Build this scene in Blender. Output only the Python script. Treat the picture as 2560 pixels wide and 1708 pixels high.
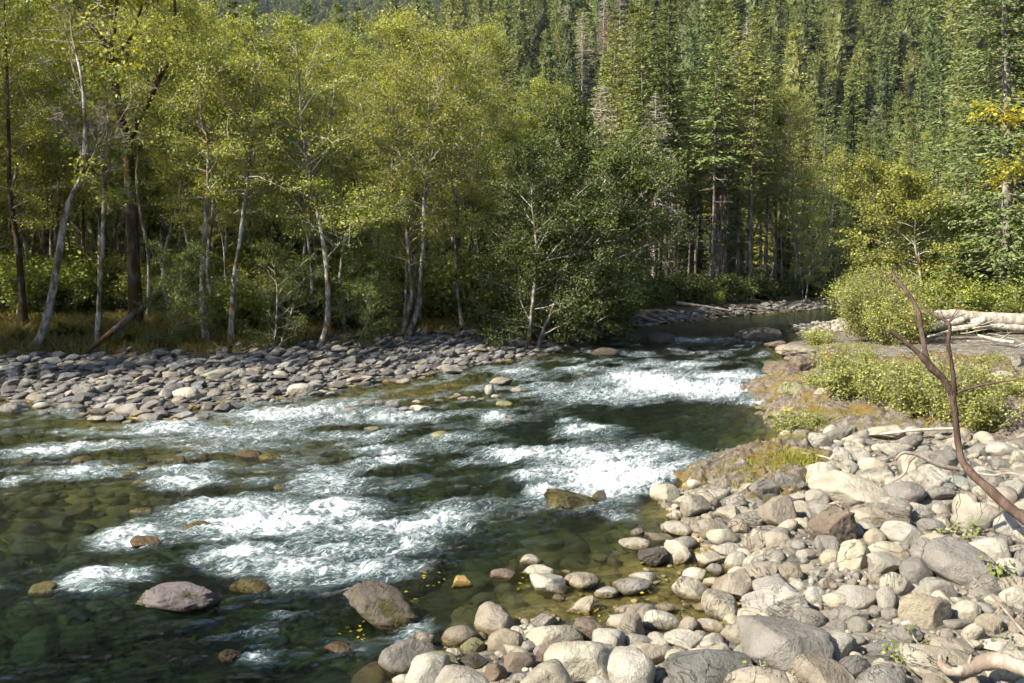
import bpy, bmesh, math
import numpy as np
from mathutils import Vector, Matrix

for o in list(bpy.data.objects):
    bpy.data.objects.remove(o)
SC = bpy.context.scene
COL = SC.collection
R = math.radians

# ------------------------------------------------------------------ camera
FPX, CX, CY, HOR = 2309.0, 1280.0, 854.0, 640.0      # focal length and horizon in photo pixels
CAMZ = 5.0
PITCH = math.atan((CY - HOR) / FPX)
cam_d = bpy.data.cameras.new('camera')
cam_d.sensor_fit = 'HORIZONTAL'
cam_d.angle = 2 * math.atan(CX / FPX)
cam_d.clip_start, cam_d.clip_end = 0.1, 9000
cam = bpy.data.objects.new('camera', cam_d)
COL.objects.link(cam)
cam.location = (0, 0, CAMZ)
cam.rotation_euler = (math.pi / 2 - PITCH, 0, 0)
SC.camera = cam

# ------------------------------------------------------------------ sky, sun, exposure
SUN_EL, SUN_AZ = R(40), R(241)        # azimuth clockwise from +Y: the sun stands left of and a little behind the camera
sun_dir = Vector((math.sin(SUN_AZ) * math.cos(SUN_EL), math.cos(SUN_AZ) * math.cos(SUN_EL), math.sin(SUN_EL)))
W = bpy.data.worlds.new('World')
SC.world = W
W.use_nodes = True
nt = W.node_tree
sky = nt.nodes.new('ShaderNodeTexSky')
sky.sky_type = 'NISHITA'
sky.sun_disc = False
sky.sun_elevation = SUN_EL
sky.sun_rotation = SUN_AZ
sky.altitude = 400
nt.links.new(sky.outputs[0], nt.nodes['Background'].inputs[0])
nt.nodes['Background'].inputs[1].default_value = 0.095
sl = bpy.data.lights.new('sun', 'SUN')
sl.energy = 5.0
sl.angle = R(0.5)
sl.color = (1.0, 0.93, 0.80)
so = bpy.data.objects.new('sun', sl)
COL.objects.link(so)
so.location = (-60, -30, 80)
so.rotation_euler = sun_dir.to_track_quat('Z', 'Y').to_euler()
SC.view_settings.view_transform = 'Standard'
SC.view_settings.look = 'None'
SC.view_settings.exposure = 1.1
SC.view_settings.gamma = 1.0
SC.view_settings.use_curve_mapping = False
cy = SC.cycles
cy.use_adaptive_sampling = True
cy.adaptive_threshold = 0.03
cy.adaptive_min_samples = 12
cy.max_bounces = 6
cy.diffuse_bounces = 2
cy.glossy_bounces = 2
cy.transmission_bounces = 5
cy.transparent_max_bounces = 8
cy.volume_bounces = 0
cy.sample_clamp_indirect = 4.0
cy.sample_clamp_direct = 30.0
cy.caustics_reflective = False
cy.caustics_refractive = False

# ------------------------------------------------------------------ pixel <-> world
_cp, _sp = math.cos(PITCH), math.sin(PITCH)
def ray(px, py):
    lx, ly = (px - CX) / FPX, (CY - py) / FPX
    return np.array([lx, _cp + ly * _sp, -_sp + ly * _cp])
def at_z(px, py, z=0.0):
    d = ray(px, py)
    t = (z - CAMZ) / d[2]
    return np.array([d[0] * t, d[1] * t, z])
def at_y(px, py, Y):
    d = ray(px, py)
    t = Y / d[1]
    return np.array([d[0] * t, Y, CAMZ + d[2] * t])
def project(x, y, z):
    zc = y * _cp - (z - CAMZ) * _sp
    yc = y * _sp + (z - CAMZ) * _cp
    return CX + FPX * x / zc, CY - FPX * yc / zc, zc

# ------------------------------------------------------------------ noise
_rs = np.random.RandomState(7)
_perm = _rs.permutation(256)
_perm = np.concatenate([_perm, _perm, _perm])
_grad = _rs.normal(size=(256, 3))
_grad /= np.linalg.norm(_grad, axis=1)[:, None]
def perlin(P):
    P = np.asarray(P, float)
    i = np.floor(P).astype(int)
    f = P - i
    u = f * f * f * (f * (f * 6 - 15) + 10)
    i &= 255
    out = 0
    for dx in (0, 1):
        for dy in (0, 1):
            for dz in (0, 1):
                h = _perm[_perm[_perm[(i[..., 0] + dx) & 255] + ((i[..., 1] + dy) & 255)] + ((i[..., 2] + dz) & 255)]
                g = _grad[h]
                d = g[..., 0] * (f[..., 0] - dx) + g[..., 1] * (f[..., 1] - dy) + g[..., 2] * (f[..., 2] - dz)
                w = (u[..., 0] if dx else 1 - u[..., 0]) * (u[..., 1] if dy else 1 - u[..., 1]) * (u[..., 2] if dz else 1 - u[..., 2])
                out = out + w * d
    return out * 1.5
def fbm(P, oct=4, lac=2.0, gain=0.5):
    P = np.asarray(P, float)
    a, s = 1.0, 0
    for k in range(oct):
        s = s + a * perlin(P)
        P = P * lac + 17.3
        a *= gain
    return s
def n2(x, y, sc, oct=3, seed=0.0):
    return fbm(np.stack([x * sc, y * sc, np.full_like(x, seed)], -1), oct)
def sstep(a, b, x):
    t = np.clip((x - a) / (b - a), 0, 1)
    return t * t * (3 - 2 * t)

# ------------------------------------------------------------------ river outline
LEFT_PX = [(0, 1000), (190, 1012), (330, 1045), (440, 1052), (480, 1010), (600, 1005), (740, 992), (880, 965), (1000, 948), (1120, 922),
           (1230, 905), (1330, 893), (1430, 872), (1490, 850), (1530, 826), (1620, 812), (1720, 802), (1850, 788), (1990, 776), (2130, 764), (2300, 757)]
RIGHT_PX = [(1000, 1708), (1120, 1640), (1300, 1600), (1440, 1620), (1640, 1610), (1800, 1590), (1850, 1520), (1830, 1420), (1740, 1350), (1690, 1290), (1640, 1255), (1700, 1235),
            (1740, 1205), (1900, 1135), (1960, 1090), (1980, 1050), (2020, 1020), (1960, 980), (1985, 960), (2055, 948), (2050, 925), (1960, 895), (1950, 868), (2010, 838),
            (1985, 818), (2080, 806), (2150, 796), (2190, 785), (2300, 779)]
LEFT = [np.array(p) for p in [(-140.0, -20.0), (-80.0, 8.0), (-45.0, 20.0), (-27.0, 28.0)]] + [at_z(*p)[:2] for p in LEFT_PX]
RIGHT = [np.array(p) for p in [(-140.0, -40.0), (-60.0, -10.0), (-25.0, 4.5), (-6.5, 7.6)]] + [at_z(*p)[:2] for p in RIGHT_PX]
FAR_L, FAR_R = np.array([70.0, 118.0]), np.array([75.0, 104.0])
LEFT.append(FAR_L)
RIGHT.append(FAR_R)
LEFT, RIGHT = np.array(LEFT), np.array(RIGHT)
POLY = np.vstack([LEFT, RIGHT[::-1]])

def seg_dist(x, y, line):
    best = np.full(x.shape, 1e9)
    for a, b in zip(line[:-1], line[1:]):
        d = b - a
        t = np.clip(((x - a[0]) * d[0] + (y - a[1]) * d[1]) / (d @ d), 0, 1)
        best = np.minimum(best, (x - a[0] - t * d[0]) ** 2 + (y - a[1] - t * d[1]) ** 2)
    return np.sqrt(best)
def inside(x, y, poly):
    r = np.zeros(x.shape, bool)
    n = len(poly)
    for i in range(n):
        a, b = poly[i], poly[(i + 1) % n]
        c = ((a[1] > y) != (b[1] > y))
        with np.errstate(divide='ignore', invalid='ignore'):
            xi = (b[0] - a[0]) * (y - a[1]) / (b[1] - a[1] + 1e-12) + a[0]
        r ^= c & (x < xi)
    return r

# outcrops of bedrock on the right bank: pixel of the centre, level there, half width, half depth, height, turn
OUT = [((2330, 905), 1.0, 8.5, 10.0, 0.7, 0.10), ((1905, 1165), 0.1, 2.2, 2.9, 0.34, -0.35), ((2030, 905), 0.2, 1.7, 3.4, 0.55, 0.2), ((2070, 1000), 0.2, 2.2, 2.2, 0.3, 0.2)]
OUTC = []
for (p, z0, a, b, h, rot) in OUT:
    c = at_z(p[0], p[1], z0 + h * 0.6)
    OUTC.append((c[0], c[1], a, b, h, rot))
def dome(x, y, o):
    cx_, cy_, a, b, h, rot = o
    c, s = math.cos(rot), math.sin(rot)
    u, v = (x - cx_) * c + (y - cy_) * s, -(x - cx_) * s + (y - cy_) * c
    r = np.sqrt((u / a) ** 2 + (v / b) ** 2)
    return h * np.clip(1 - r ** 2.2, -0.6, 1)

POOLS = [((1600, 1050), 6.0, 0.55), ((1480, 1190), 4.0, 0.35), ((250, 1600), 4.5, 0.75), ((60, 1500), 4.0, 0.5), ((500, 1680), 3.0, 0.6), ((950, 1260), 3.5, 0.3), ((650, 1480), 2.5, 0.3), ((1900, 880), 12, 0.6), ((1800, 820), 14, 0.5)]
POOLW = [(at_z(*p)[:2], r, d) for p, r, d in POOLS]
SHOAL = [((1000, 960), 5.0, 0.35), ((700, 1000), 6.0, 0.3), ((600, 1130), 4.5, 0.25), ((1650, 1480), 2.0, 0.3), ((1300, 1500), 2.0, 0.2), ((200, 1250), 3.5, 0.15)]
SHOALW = [(at_z(*p)[:2], r, d) for p, r, d in SHOAL]

def height(x, y, domes=True):
    x, y = np.asarray(x, float), np.asarray(y, float)
    shp = x.shape
    x, y = np.atleast_1d(x).ravel(), np.atleast_1d(y).ravel()
    dl, dr = seg_dist(x, y, LEFT), seg_dist(x, y, RIGHT)
    ins = inside(x, y, POLY)
    d = np.minimum(dl, dr)
    bed = -(0.08 + 0.42 * (1 - np.exp(-d / 3.0)))
    for c, r, k in POOLW:
        bed -= k * np.exp(-((x - c[0]) ** 2 + (y - c[1]) ** 2) / r ** 2) * sstep(0, 2.0, d)
    for c, r, k in SHOALW:
        bed += k * np.exp(-((x - c[0]) ** 2 + (y - c[1]) ** 2) / r ** 2)
    bed = np.minimum(bed, -0.05 * sstep(0, 0.4, d))
    # left bank: cobble bar, then a low grassy terrace
    bar = np.clip(7.5 - 0.0 * x, 0, 99) * np.ones_like(x)
    bar = np.interp(project(x, np.maximum(y, 3), 0 * x)[0], [-400, 0, 300, 900, 1250, 1450, 1560, 2200], [9, 9, 9.5, 10.5, 6, 2.0, 2.5, 2.5])
    zl = 0.04 + 0.55 * np.clip(dl / bar, 0, 1) + 0.75 * sstep(bar * 0.95, bar * 1.0 + 5.0, dl)
    # right bank
    zr = 0.03 + 0.75 * (1 - np.exp(-dr / 7.0)) + 0.022 * np.clip(dr - 6, 0, 40)
    left = dl < dr
    z = np.where(ins, bed, np.where(left, zl, zr))
    z = z + np.where(ins, 0.05, 0.10) * n2(x, y, 0.6, 3, 3.3) * sstep(0, 1.5, d) + 0.25 * n2(x, y, 0.05, 2, 9.1) * sstep(8, 25, d) * (~ins)
    if domes:
        for o in OUTC:
            z = np.where(ins & (dome(x, y, o) < 0), z, np.maximum(z, z + np.clip(dome(x, y, o), 0, 9)))
    # forested hillside
    run = np.clip((y - 182) + 0.12 * x, 0, None)
    h = 0.74 * run * sstep(0, 30, run)
    cap = np.clip(54 + 1.0 * (x + 36), 4, 420)
    h = h / (1 + (h / cap) ** 4) ** 0.25 + 0.03 * np.clip(y - 130, 0, 60)
    # slope behind the right bank too
    run2 = np.clip(x - 46 - 0.25 * y, 0, None)
    h = np.maximum(h, 0.45 * run2)
    h = h * (1 + 0.10 * n2(x, y, 0.012, 2, 5.0))
    return (z + h).reshape(shp)
# a lookup table of the terrain, so that placing things is quick
GX0, GY0, GST = -62.0, 3.0, 0.2
_gx, _gy = np.arange(GX0, 60.0, GST), np.arange(GY0, 140.0, GST)
_GXX, _GYY = np.meshgrid(_gx, _gy)
G_H = height(_GXX, _GYY)
G_DL = seg_dist(_GXX, _GYY, LEFT)
G_DR = seg_dist(_GXX, _GYY, RIGHT)
G_IN = inside(_GXX, _GYY, POLY)
def look(G, x, y):
    u = np.clip((np.asarray(x, float) - GX0) / GST, 0, len(_gx) - 1.001)
    v = np.clip((np.asarray(y, float) - GY0) / GST, 0, len(_gy) - 1.001)
    i, j = u.astype(int), v.astype(int)
    fu, fv = u - i, v - j
    return (G[j, i] * (1 - fu) + G[j, i + 1] * fu) * (1 - fv) + (G[j + 1, i] * (1 - fu) + G[j + 1, i + 1] * fu) * fv
def in_grid(x, y):
    return GX0 < x < 59.5 and GY0 < y < 139.5
def hz(x, y):
    if in_grid(x, y):
        return float(look(G_H, x, y))
    return float(height(np.array([x]), np.array([y]))[0])
def dl_at(x, y): return float(look(G_DL, x, y))
def wet_at(x, y): return bool(G_IN[int(np.clip((y - GY0) / GST, 0, len(_gy) - 1)), int(np.clip((x - GX0) / GST, 0, len(_gx) - 1))])
_ts = np.concatenate([np.linspace(6, 60, 600), np.linspace(60, 138, 200)[1:]])
def ground(px, py, lift=0.0):
    """where the sight line through a photo pixel meets the ground (or the water)"""
    d = ray(px, py)
    P = d[None] * _ts[:, None]
    g = np.maximum(look(G_H, P[:, 0], P[:, 1]), 0.0) + lift
    k = int(np.argmax(CAMZ + P[:, 2] < g)) or len(_ts) - 1
    a, b = _ts[k - 1], _ts[k]
    for _ in range(8):
        m = 0.5 * (a + b)
        q = d * m
        if CAMZ + q[2] < max(float(look(G_H, q[0], q[1])), 0.0) + lift:
            b = m
        else:
            a = m
    q = d * b
    return np.array([q[0], q[1], CAMZ + q[2]])

# ------------------------------------------------------------------ mesh helpers
def mk_mesh(name, V, faces, mat=None, smooth=True, col=None, uv=None, attrs=None):
    """faces: list of integer arrays, each (n, 3) or (n, 4)"""
    me = bpy.data.meshes.new(name)
    V = np.ascontiguousarray(V, dtype=np.float32)
    faces = [np.asarray(f, dtype=np.int32) for f in faces if len(f)]
    me.vertices.add(len(V))
    me.vertices.foreach_set('co', V.ravel())
    nl = sum(f.size for f in faces)
    me.loops.add(nl)
    me.loops.foreach_set('vertex_index', np.concatenate([f.ravel() for f in faces]))
    tot = np.concatenate([np.full(len(f), f.shape[1], np.int32) for f in faces])
    me.polygons.add(len(tot))
    st = np.concatenate([[0], np.cumsum(tot)[:-1]]).astype(np.int32)
    me.polygons.foreach_set('loop_start', st)
    me.polygons.foreach_set('loop_total', tot)
    me.polygons.foreach_set('use_smooth', np.full(len(tot), smooth, bool))
    me.update(calc_edges=True)
    if col is not None:
        a = me.color_attributes.new('Col', 'FLOAT_COLOR', 'POINT')
        c = np.ones((len(V), 4), np.float32)
        c[:, :col.shape[1]] = col
        a.data.foreach_set('color', c.ravel())
    if attrs:
        for k, v in attrs.items():
            if v.ndim == 1:
                a = me.attributes.new(k, 'FLOAT', 'POINT')
                a.data.foreach_set('value', v.astype(np.float32))
            else:
                a = me.attributes.new(k, 'FLOAT_VECTOR', 'POINT')
                a.data.foreach_set('vector', v.astype(np.float32).ravel())
    if mat is not None:
        me.materials.append(mat)
    return me
class MB:
    """collects pieces of one mesh"""
    def __init__(s):
        s.V, s.Q, s.T, s.C, s.n = [], [], [], [], 0
    def add(s, V, Q=None, T=None, C=None):
        V = np.asarray(V, float)
        if Q is not None and len(Q):
            s.Q.append(np.asarray(Q) + s.n)
        if T is not None and len(T):
            s.T.append(np.asarray(T) + s.n)
        s.V.append(V)
        if C is None:
            C = np.ones((len(V), 3))
        s.C.append(np.broadcast_to(np.asarray(C, float), (len(V), 3)))
        s.n += len(V)
        return s
    def tube(s, P, r, k=6, C=None, cap=False):
        V, Q = tube(P, r, k)
        s.add(V, Q, None, C)
        if cap:
            n = s.n - k
            s.T.append(np.array([[n, n + i, n + i + 1] for i in range(1, k - 1)]))
            n0 = s.n - len(V)
            s.T.append(np.array([[n0, n0 + i + 1, n0 + i] for i in range(1, k - 1)]))
        return s
    def mesh(s, name, mat, smooth=True):
        f = []
        if s.Q: f.append(np.vstack(s.Q))
        if s.T: f.append(np.vstack(s.T))
        return mk_mesh(name, np.vstack(s.V), f, mat, smooth, np.vstack(s.C))
def tube(P, r, k=6):
    P = np.asarray(P, float)
    n = len(P)
    r = np.broadcast_to(np.asarray(r, float), (n,))
    T = np.gradient(P, axis=0)
    T /= np.linalg.norm(T, axis=1)[:, None] + 1e-9
    m = T.mean(0)
    ref = np.array([1.0, 0, 0]) if abs(m[0]) < 0.6 * np.linalg.norm(m) + 1e-9 else np.array([0, 1.0, 0])
    A = np.cross(T, ref)
    A /= np.linalg.norm(A, axis=1)[:, None] + 1e-9
    B = np.cross(T, A)
    an = np.arange(k) * 2 * math.pi / k
    V = P[:, None] + r[:, None, None] * (np.cos(an)[None, :, None] * A[:, None] + np.sin(an)[None, :, None] * B[:, None])
    i = np.arange(n - 1)[:, None] * k
    j = np.arange(k)[None]
    j2 = (j + 1) % k
    Q = np.stack([i + j, i + j2, i + k + j2, i + k + j], -1).reshape(-1, 4)
    return V.reshape(-1, 3), Q
def spline(P, n):
    """smooth curve through points"""
    P = np.asarray(P, float)
    m = len(P)
    if m == 2:
        return P[0] + (P[1] - P[0]) * np.linspace(0, 1, n)[:, None]
    Q = np.vstack([2 * P[0] - P[1], P, 2 * P[-1] - P[-2]])
    t = np.linspace(0, m - 1 - 1e-6, n)
    i = t.astype(int)
    f = (t - i)[:, None]
    a, b, c, d = Q[i], Q[i + 1], Q[i + 2], Q[i + 3]
    return 0.5 * (2 * b + (c - a) * f + (2 * a - 5 * b + 4 * c - d) * f ** 2 + (3 * b - a - 3 * c + d) * f ** 3)
def unit(v):
    return v / (np.linalg.norm(v, axis=-1, keepdims=True) + 1e-9)
def cards(C, D, N, L, Wd, tint, kink=0.0):
    """leaf shaped diamonds: base at C, pointing along D, facing N"""
    D = unit(D)
    S = unit(np.cross(D, N))
    L = np.broadcast_to(L, (len(C),))[:, None]
    Wd = np.broadcast_to(Wd, (len(C),))[:, None]
    N2 = unit(np.cross(S, D))
    a = C
    b = C + D * L * 0.45 + S * Wd * 0.5 + N2 * kink * L
    c = C + D * L
    d = C + D * L * 0.45 - S * Wd * 0.5 + N2 * kink * L
    V = np.stack([a, b, c, d], 1).reshape(-1, 3)
    Q = np.arange(len(C) * 4).reshape(-1, 4)
    col = np.repeat(np.broadcast_to(tint, (len(C), 3)), 4, axis=0)
    return V, Q, col
def rdir(rng, n):
    return unit(rng.normal(size=(n, 3)))

# ------------------------------------------------------------------ objects
def link(name, me, parent=None, loc=None, rot=None, scale=None):
    o = bpy.data.objects.new(name, me)
    COL.objects.link(o)
    if parent is not None: o.parent = parent
    if loc is not None: o.location = loc
    if rot is not None: o.rotation_euler = rot
    if scale is not None: o.scale = scale
    return o
def tag(o, label=None, cat=None, group=None, kind=None):
    if label: o['label'] = label
    if cat: o['category'] = cat
    if group: o['group'] = group
    if kind: o['kind'] = kind
    return o
def thing(name, parts, loc, rotz=0.0, scale=1.0, label=None, cat=None, group=None, tilt=(0, 0)):
    """an Empty at the base of the thing, and its parts (name, mesh) under it"""
    e = link(name, None, None, loc, (tilt[0], tilt[1], rotz), (scale,) * 3 if np.isscalar(scale) else scale)
    tag(e, label, cat, group)
    for nm, me in parts:
        c = link(nm, me, e)
        if nm in ('branches', 'stems'):
            c['kind'] = 'stuff'
    return e

LANDMARKS = {}
def short(label):
    for w in (',', ' with ', ' beside ', ' at ', ' in ', ' above ', ' below ', ' left of ', ' right of ', ' under ', ' on ', ' behind ', ' where ', ' between ', ' between', ' among ', ' standing ', ' lying ', ' against ', ' alone ', ' resting ', ' tucked ', ' leaning ', ' forking ', ' curving '):
        k = label.find(w)
        if k > 12: label = label[:k]
    return ' '.join(label.split()[:7])
def relative(kind, what, x, y):
    """says which one by the landmark it lies nearest to"""
    L = LANDMARKS[kind]
    dd = [(l[0] - x) ** 2 + (l[1] - y) ** 2 for l in L]
    l = L[int(np.argmin(dd))]
    dx, dy = x - l[0], (y - l[1]) * 0.8
    rel = ('right of' if dx > 0 else 'left of') if abs(dx) > abs(dy) else ('behind' if dy > 0 else 'in front of')
    near = 'just ' if min(dd) < (1.0 if kind == 'stone' else 9.0) else ''
    return ' '.join((what + ' ' + near + rel + ' the ' + l[2]).split()[:16])
# ------------------------------------------------------------------ materials
def newmat(name):
    m = bpy.data.materials.new(name)
    m.use_nodes = True
    t = m.node_tree
    t.nodes.clear()
    return m, t, t.nodes, t.links
class NB:
    """short hand for shader nodes"""
    def __init__(s, name):
        s.m, s.t, s.n, s.l = newmat(name)
        s.out = s.n.new('ShaderNodeOutputMaterial')
    def node(s, typ, **kw):
        x = s.n.new(typ)
        for k, v in kw.items():
            if k in ('operation', 'blend_type', 'data_type', 'attribute_name', 'feature', 'distance', 'noise_dimensions', 'noise_type', 'wave_type', 'bands_direction', 'clamp', 'interpolation_type', 'uv_map', 'voronoi_dimensions', 'clamp_factor', 'normalize'):
                setattr(x, k, v)
        return x
    def put(s, x, **kw):
        for k, v in kw.items():
            k = k.replace('_', ' ')
            sock = x.inputs[k]
            if hasattr(v, 'is_linked') or isinstance(v, bpy.types.NodeSocket):
                s.l.new(v, sock)
            else:
                sock.default_value = v
        return x
    def sock(s, i, x):
        if isinstance(x, bpy.types.NodeSocket):
            s.l.new(x, i)
        else:
            i.default_value = x
    def math(s, op, a, b=0.0, c=0.0):
        x = s.node('ShaderNodeMath', operation=op)
        for i, v in enumerate((a, b, c)):
            s.sock(x.inputs[i], v)
        return x.outputs[0]
    def vmath(s, op, a, b=(0, 0, 0)):
        x = s.node('ShaderNodeVectorMath', operation=op)
        s.sock(x.inputs[0], a)
        if op == 'SCALE':
            s.sock(x.inputs['Scale'], b)
        else:
            s.sock(x.inputs[1], b)
        return x.outputs[0]
    def mix(s, f, a, b, blend='MIX'):
        x = s.node('ShaderNodeMix', data_type='RGBA', blend_type=blend)
        s.sock(x.inputs[0], f)
        s.sock(x.inputs[6], a if isinstance(a, bpy.types.NodeSocket) else tuple(a) + (1,) * (4 - len(a)))
        s.sock(x.inputs[7], b if isinstance(b, bpy.types.NodeSocket) else tuple(b) + (1,) * (4 - len(b)))
        return x.outputs[2]
    def ramp(s, f, lo, hi, a=0.0, b=1.0, smooth=True):
        x = s.node('ShaderNodeMapRange')
        x.interpolation_type = 'SMOOTHSTEP' if smooth else 'LINEAR'
        s.sock(x.inputs[0], f)
        for i, v in zip((1, 2, 3, 4), (lo, hi, a, b)):
            s.sock(x.inputs[i], v)
        return x.outputs[0]
    def noise(s, vec, scale, detail=4, rough=0.55, dist=0.0):
        x = s.node('ShaderNodeTexNoise')
        if vec is not None: s.l.new(vec, x.inputs['Vector'])
        x.inputs['Scale'].default_value = scale
        x.inputs['Detail'].default_value = detail
        x.inputs['Roughness'].default_value = rough
        x.inputs['Distortion'].default_value = dist
        return x.outputs[0]
    def voro(s, vec, scale, feature='F1', rnd=1.0):
        x = s.node('ShaderNodeTexVoronoi', feature=feature)
        if vec is not None: s.l.new(vec, x.inputs['Vector'])
        x.inputs['Scale'].default_value = scale
        x.inputs['Randomness'].default_value = rnd
        return x
    def attr(s, nm):
        return s.node('ShaderNodeAttribute', attribute_name=nm)
    def bump(s, h, strength=0.5, dist=0.05):
        x = s.node('ShaderNodeBump')
        x.inputs['Strength'].default_value = strength
        x.inputs['Distance'].default_value = dist
        s.l.new(h, x.inputs['Height'])
        return x.outputs[0]
    def surf(s, sh):
        s.l.new(sh, s.out.inputs['Surface'])
        return s.m
    def principled(s, col, rough=0.8, spec=0.3, normal=None):
        x = s.node('ShaderNodeBsdfPrincipled')
        s.sock(x.inputs['Base Color'], col if isinstance(col, bpy.types.NodeSocket) else tuple(col) + (1,))
        s.sock(x.inputs['Roughness'], rough)
        s.sock(x.inputs['Specular IOR Level'], spec)
        if normal is not None: s.l.new(normal, x.inputs['Normal'])
        return s.surf(x.outputs[0])

def leaf_mat(name, c1, c2, trans=0.35, gloss=0.025, hue=0.5, trc=(1.15, 1.1, 0.45), rnd_amt=0.35):
    """leaves: colour between c1 and c2 by plant, tinted leaf by leaf"""
    b = NB(name)
    oi = b.node('ShaderNodeObjectInfo')
    col = b.mix(oi.outputs['Random'], c1, c2)
    a = b.attr('Col')
    col = b.mix(1.0, col, a.outputs['Color'], 'MULTIPLY')
    r2 = b.math('FRACT', b.math('MULTIPLY', oi.outputs['Random'], 37.7))
    br = b.ramp(r2, 0, 1, 1 - rnd_amt, 1 + rnd_amt, False)
    col = b.vmath('SCALE', col, br)
    d = b.node('ShaderNodeBsdfDiffuse')
    b.l.new(col, d.inputs[0])
    tr = b.node('ShaderNodeBsdfTranslucent')
    b.l.new(b.mix(1.0, col, trc, 'MULTIPLY'), tr.inputs[0])
    m = b.node('ShaderNodeMixShader')
    m.inputs[0].default_value = trans
    b.l.new(d.outputs[0], m.inputs[1])
    b.l.new(tr.outputs[0], m.inputs[2])
    g = b.node('ShaderNodeBsdfGlossy')
    g.inputs['Roughness'].default_value = 0.5
    g.inputs[0].default_value = (1, 1, 1, 1)
    m2 = b.node('ShaderNodeMixShader')
    m2.inputs[0].default_value = gloss
    b.l.new(m.outputs[0], m2.inputs[1])
    b.l.new(g.outputs[0], m2.inputs[2])
    return b.surf(m2.outputs[0])

def bark_mat(name, pale, dark, moss, moss_amt=0.5, scale=1.0, flakes=True):
    b = NB(name)
    tc = b.node('ShaderNodeTexCoord')
    oi = b.node('ShaderNodeObjectInfo')
    off = b.node('ShaderNodeCombineXYZ')
    b.l.new(b.math('MULTIPLY', oi.outputs['Random'], 91.0), off.inputs[0])
    v = b.vmath('ADD', tc.outputs['Object'], off.outputs[0])
    v2 = b.vmath('MULTIPLY', v, (1, 1, 0.35))
    n1 = b.noise(v2, 3.0 * scale, 5, 0.65)
    n3 = b.noise(v2, 14.0 * scale, 4, 0.6)
    f = b.ramp(n1, 0.40, 0.60)
    col = b.mix(f, dark, pale)
    col = b.mix(b.ramp(n3, 0.35, 0.7, 0.0, 0.55), col, dark)
    nm = b.noise(b.vmath('MULTIPLY', v, (1, 1, 0.55)), 1.7, 4, 0.6)
    col = b.mix(b.ramp(nm, 0.62 - moss_amt * 0.25, 0.72 - moss_amt * 0.2, 0, 0.9), col, moss)
    a = b.attr('Col')
    col = b.mix(1.0, col, a.outputs['Color'], 'MULTIPLY')
    return b.principled(col, 0.9, 0.15, b.bump(b.math('ADD', n1, n3), 0.6, 0.04))

def rock_mat(name, wet_line=True, splash=0.0):
    """river stone: grain, mottling, cracks and a tide mark; object colour is the stone's own colour"""
    b = NB(name)
    tc = b.node('ShaderNodeTexCoord')
    oi = b.node('ShaderNodeObjectInfo')
    ge = b.node('ShaderNodeNewGeometry')
    off = b.node('ShaderNodeCombineXYZ')
    b.l.new(b.math('MULTIPLY', oi.outputs['Random'], 47.0), off.inputs[0])
    b.l.new(b.math('MULTIPLY', oi.outputs['Random'], 13.0), off.inputs[2])
    pos = b.vmath('ADD', ge.outputs['Position'], off.outputs[0])
    n1 = b.noise(pos, 2.2, 6, 0.6)
    n2_ = b.noise(pos, 9.0, 5, 0.65)
    n3 = b.noise(pos, 60.0, 3, 0.7)
    col = b.mix(1.0, oi.outputs['Color'], b.attr('Col').outputs['Color'], 'MULTIPLY')
    col = b.mix(b.ramp(n1, 0.36, 0.66, 0, 0.8), col, b.mix(1.0, col, (0.60, 0.57, 0.53), 'MULTIPLY'))
    col = b.mix(b.ramp(n2_, 0.52, 0.72, 0, 0.55), col, b.mix(1.0, col, (1.22, 1.16, 1.02), 'MULTIPLY'))
    col = b.mix(b.ramp(n3, 0.50, 0.70, 0, 0.6), col, b.mix(1.0, col, (0.55, 0.52, 0.48), 'MULTIPLY'))
    # fine cracks along bedding planes
    rot = b.node('ShaderNodeVectorRotate')
    b.l.new(pos, rot.inputs['Vector'])
    rot.inputs['Axis'].default_value = (0.4, 0.8, 0.3)
    b.l.new(b.math('MULTIPLY', oi.outputs['Random'], 6.28), rot.inputs['Angle'])
    wv = b.vmath('MULTIPLY', rot.outputs[0], (0.7, 0.7, 4.0))
    cr = b.noise(wv, 1.6, 4, 0.6, 0.6)
    crack = b.math('SUBTRACT', 1.0, b.ramp(b.math('ABSOLUTE', b.math('SUBTRACT', cr, 0.5)), 0.0, 0.014))
    rr = b.math('FRACT', b.math('MULTIPLY', oi.outputs['Random'], 7.31))
    crack = b.math('MULTIPLY', crack, b.ramp(rr, 0.35, 0.7))
    col = b.mix(b.math('MULTIPLY', crack, 0.6), col, (0.07, 0.06, 0.05))
    # moss and algae patches (amount from object alpha)
    moss = b.ramp(b.math('ADD', b.noise(pos, 3.1, 5, 0.65), b.math('MULTIPLY', b.math('SUBTRACT', 1.0, oi.outputs['Alpha']), 0.35)), 0.66, 0.74, 0, 0.9)
    col = b.mix(moss, col, b.mix(b.noise(pos, 12, 2), (0.09, 0.075, 0.016), (0.035, 0.04, 0.012)))
    rough = 0.75
    if wet_line:
        sz = b.node('ShaderNodeSeparateXYZ')
        b.l.new(ge.outputs['Position'], sz.inputs[0])
        zz = b.math('ADD', sz.outputs[2], b.math('MULTIPLY', b.math('SUBTRACT', n2_, 0.5), 0.10))
        wet = b.ramp(zz, 0.03 + splash * 0.5, 0.10 + splash, 1.0, 0.0)
        col = b.mix(wet, col, b.mix(1.0, col, (0.50, 0.43, 0.27), 'MULTIPLY'))
        rough = b.ramp(zz, 0.03 + splash * 0.5, 0.10 + splash, 0.25, 0.78)
    h = b.math('ADD', b.math('MULTIPLY', n2_, 1.0), b.math('ADD', b.math('MULTIPLY', n3, 0.22), b.math('MULTIPLY', crack, -0.6)))
    return b.principled(col, rough, 0.3, b.bump(h, 0.8, 0.09))

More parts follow.
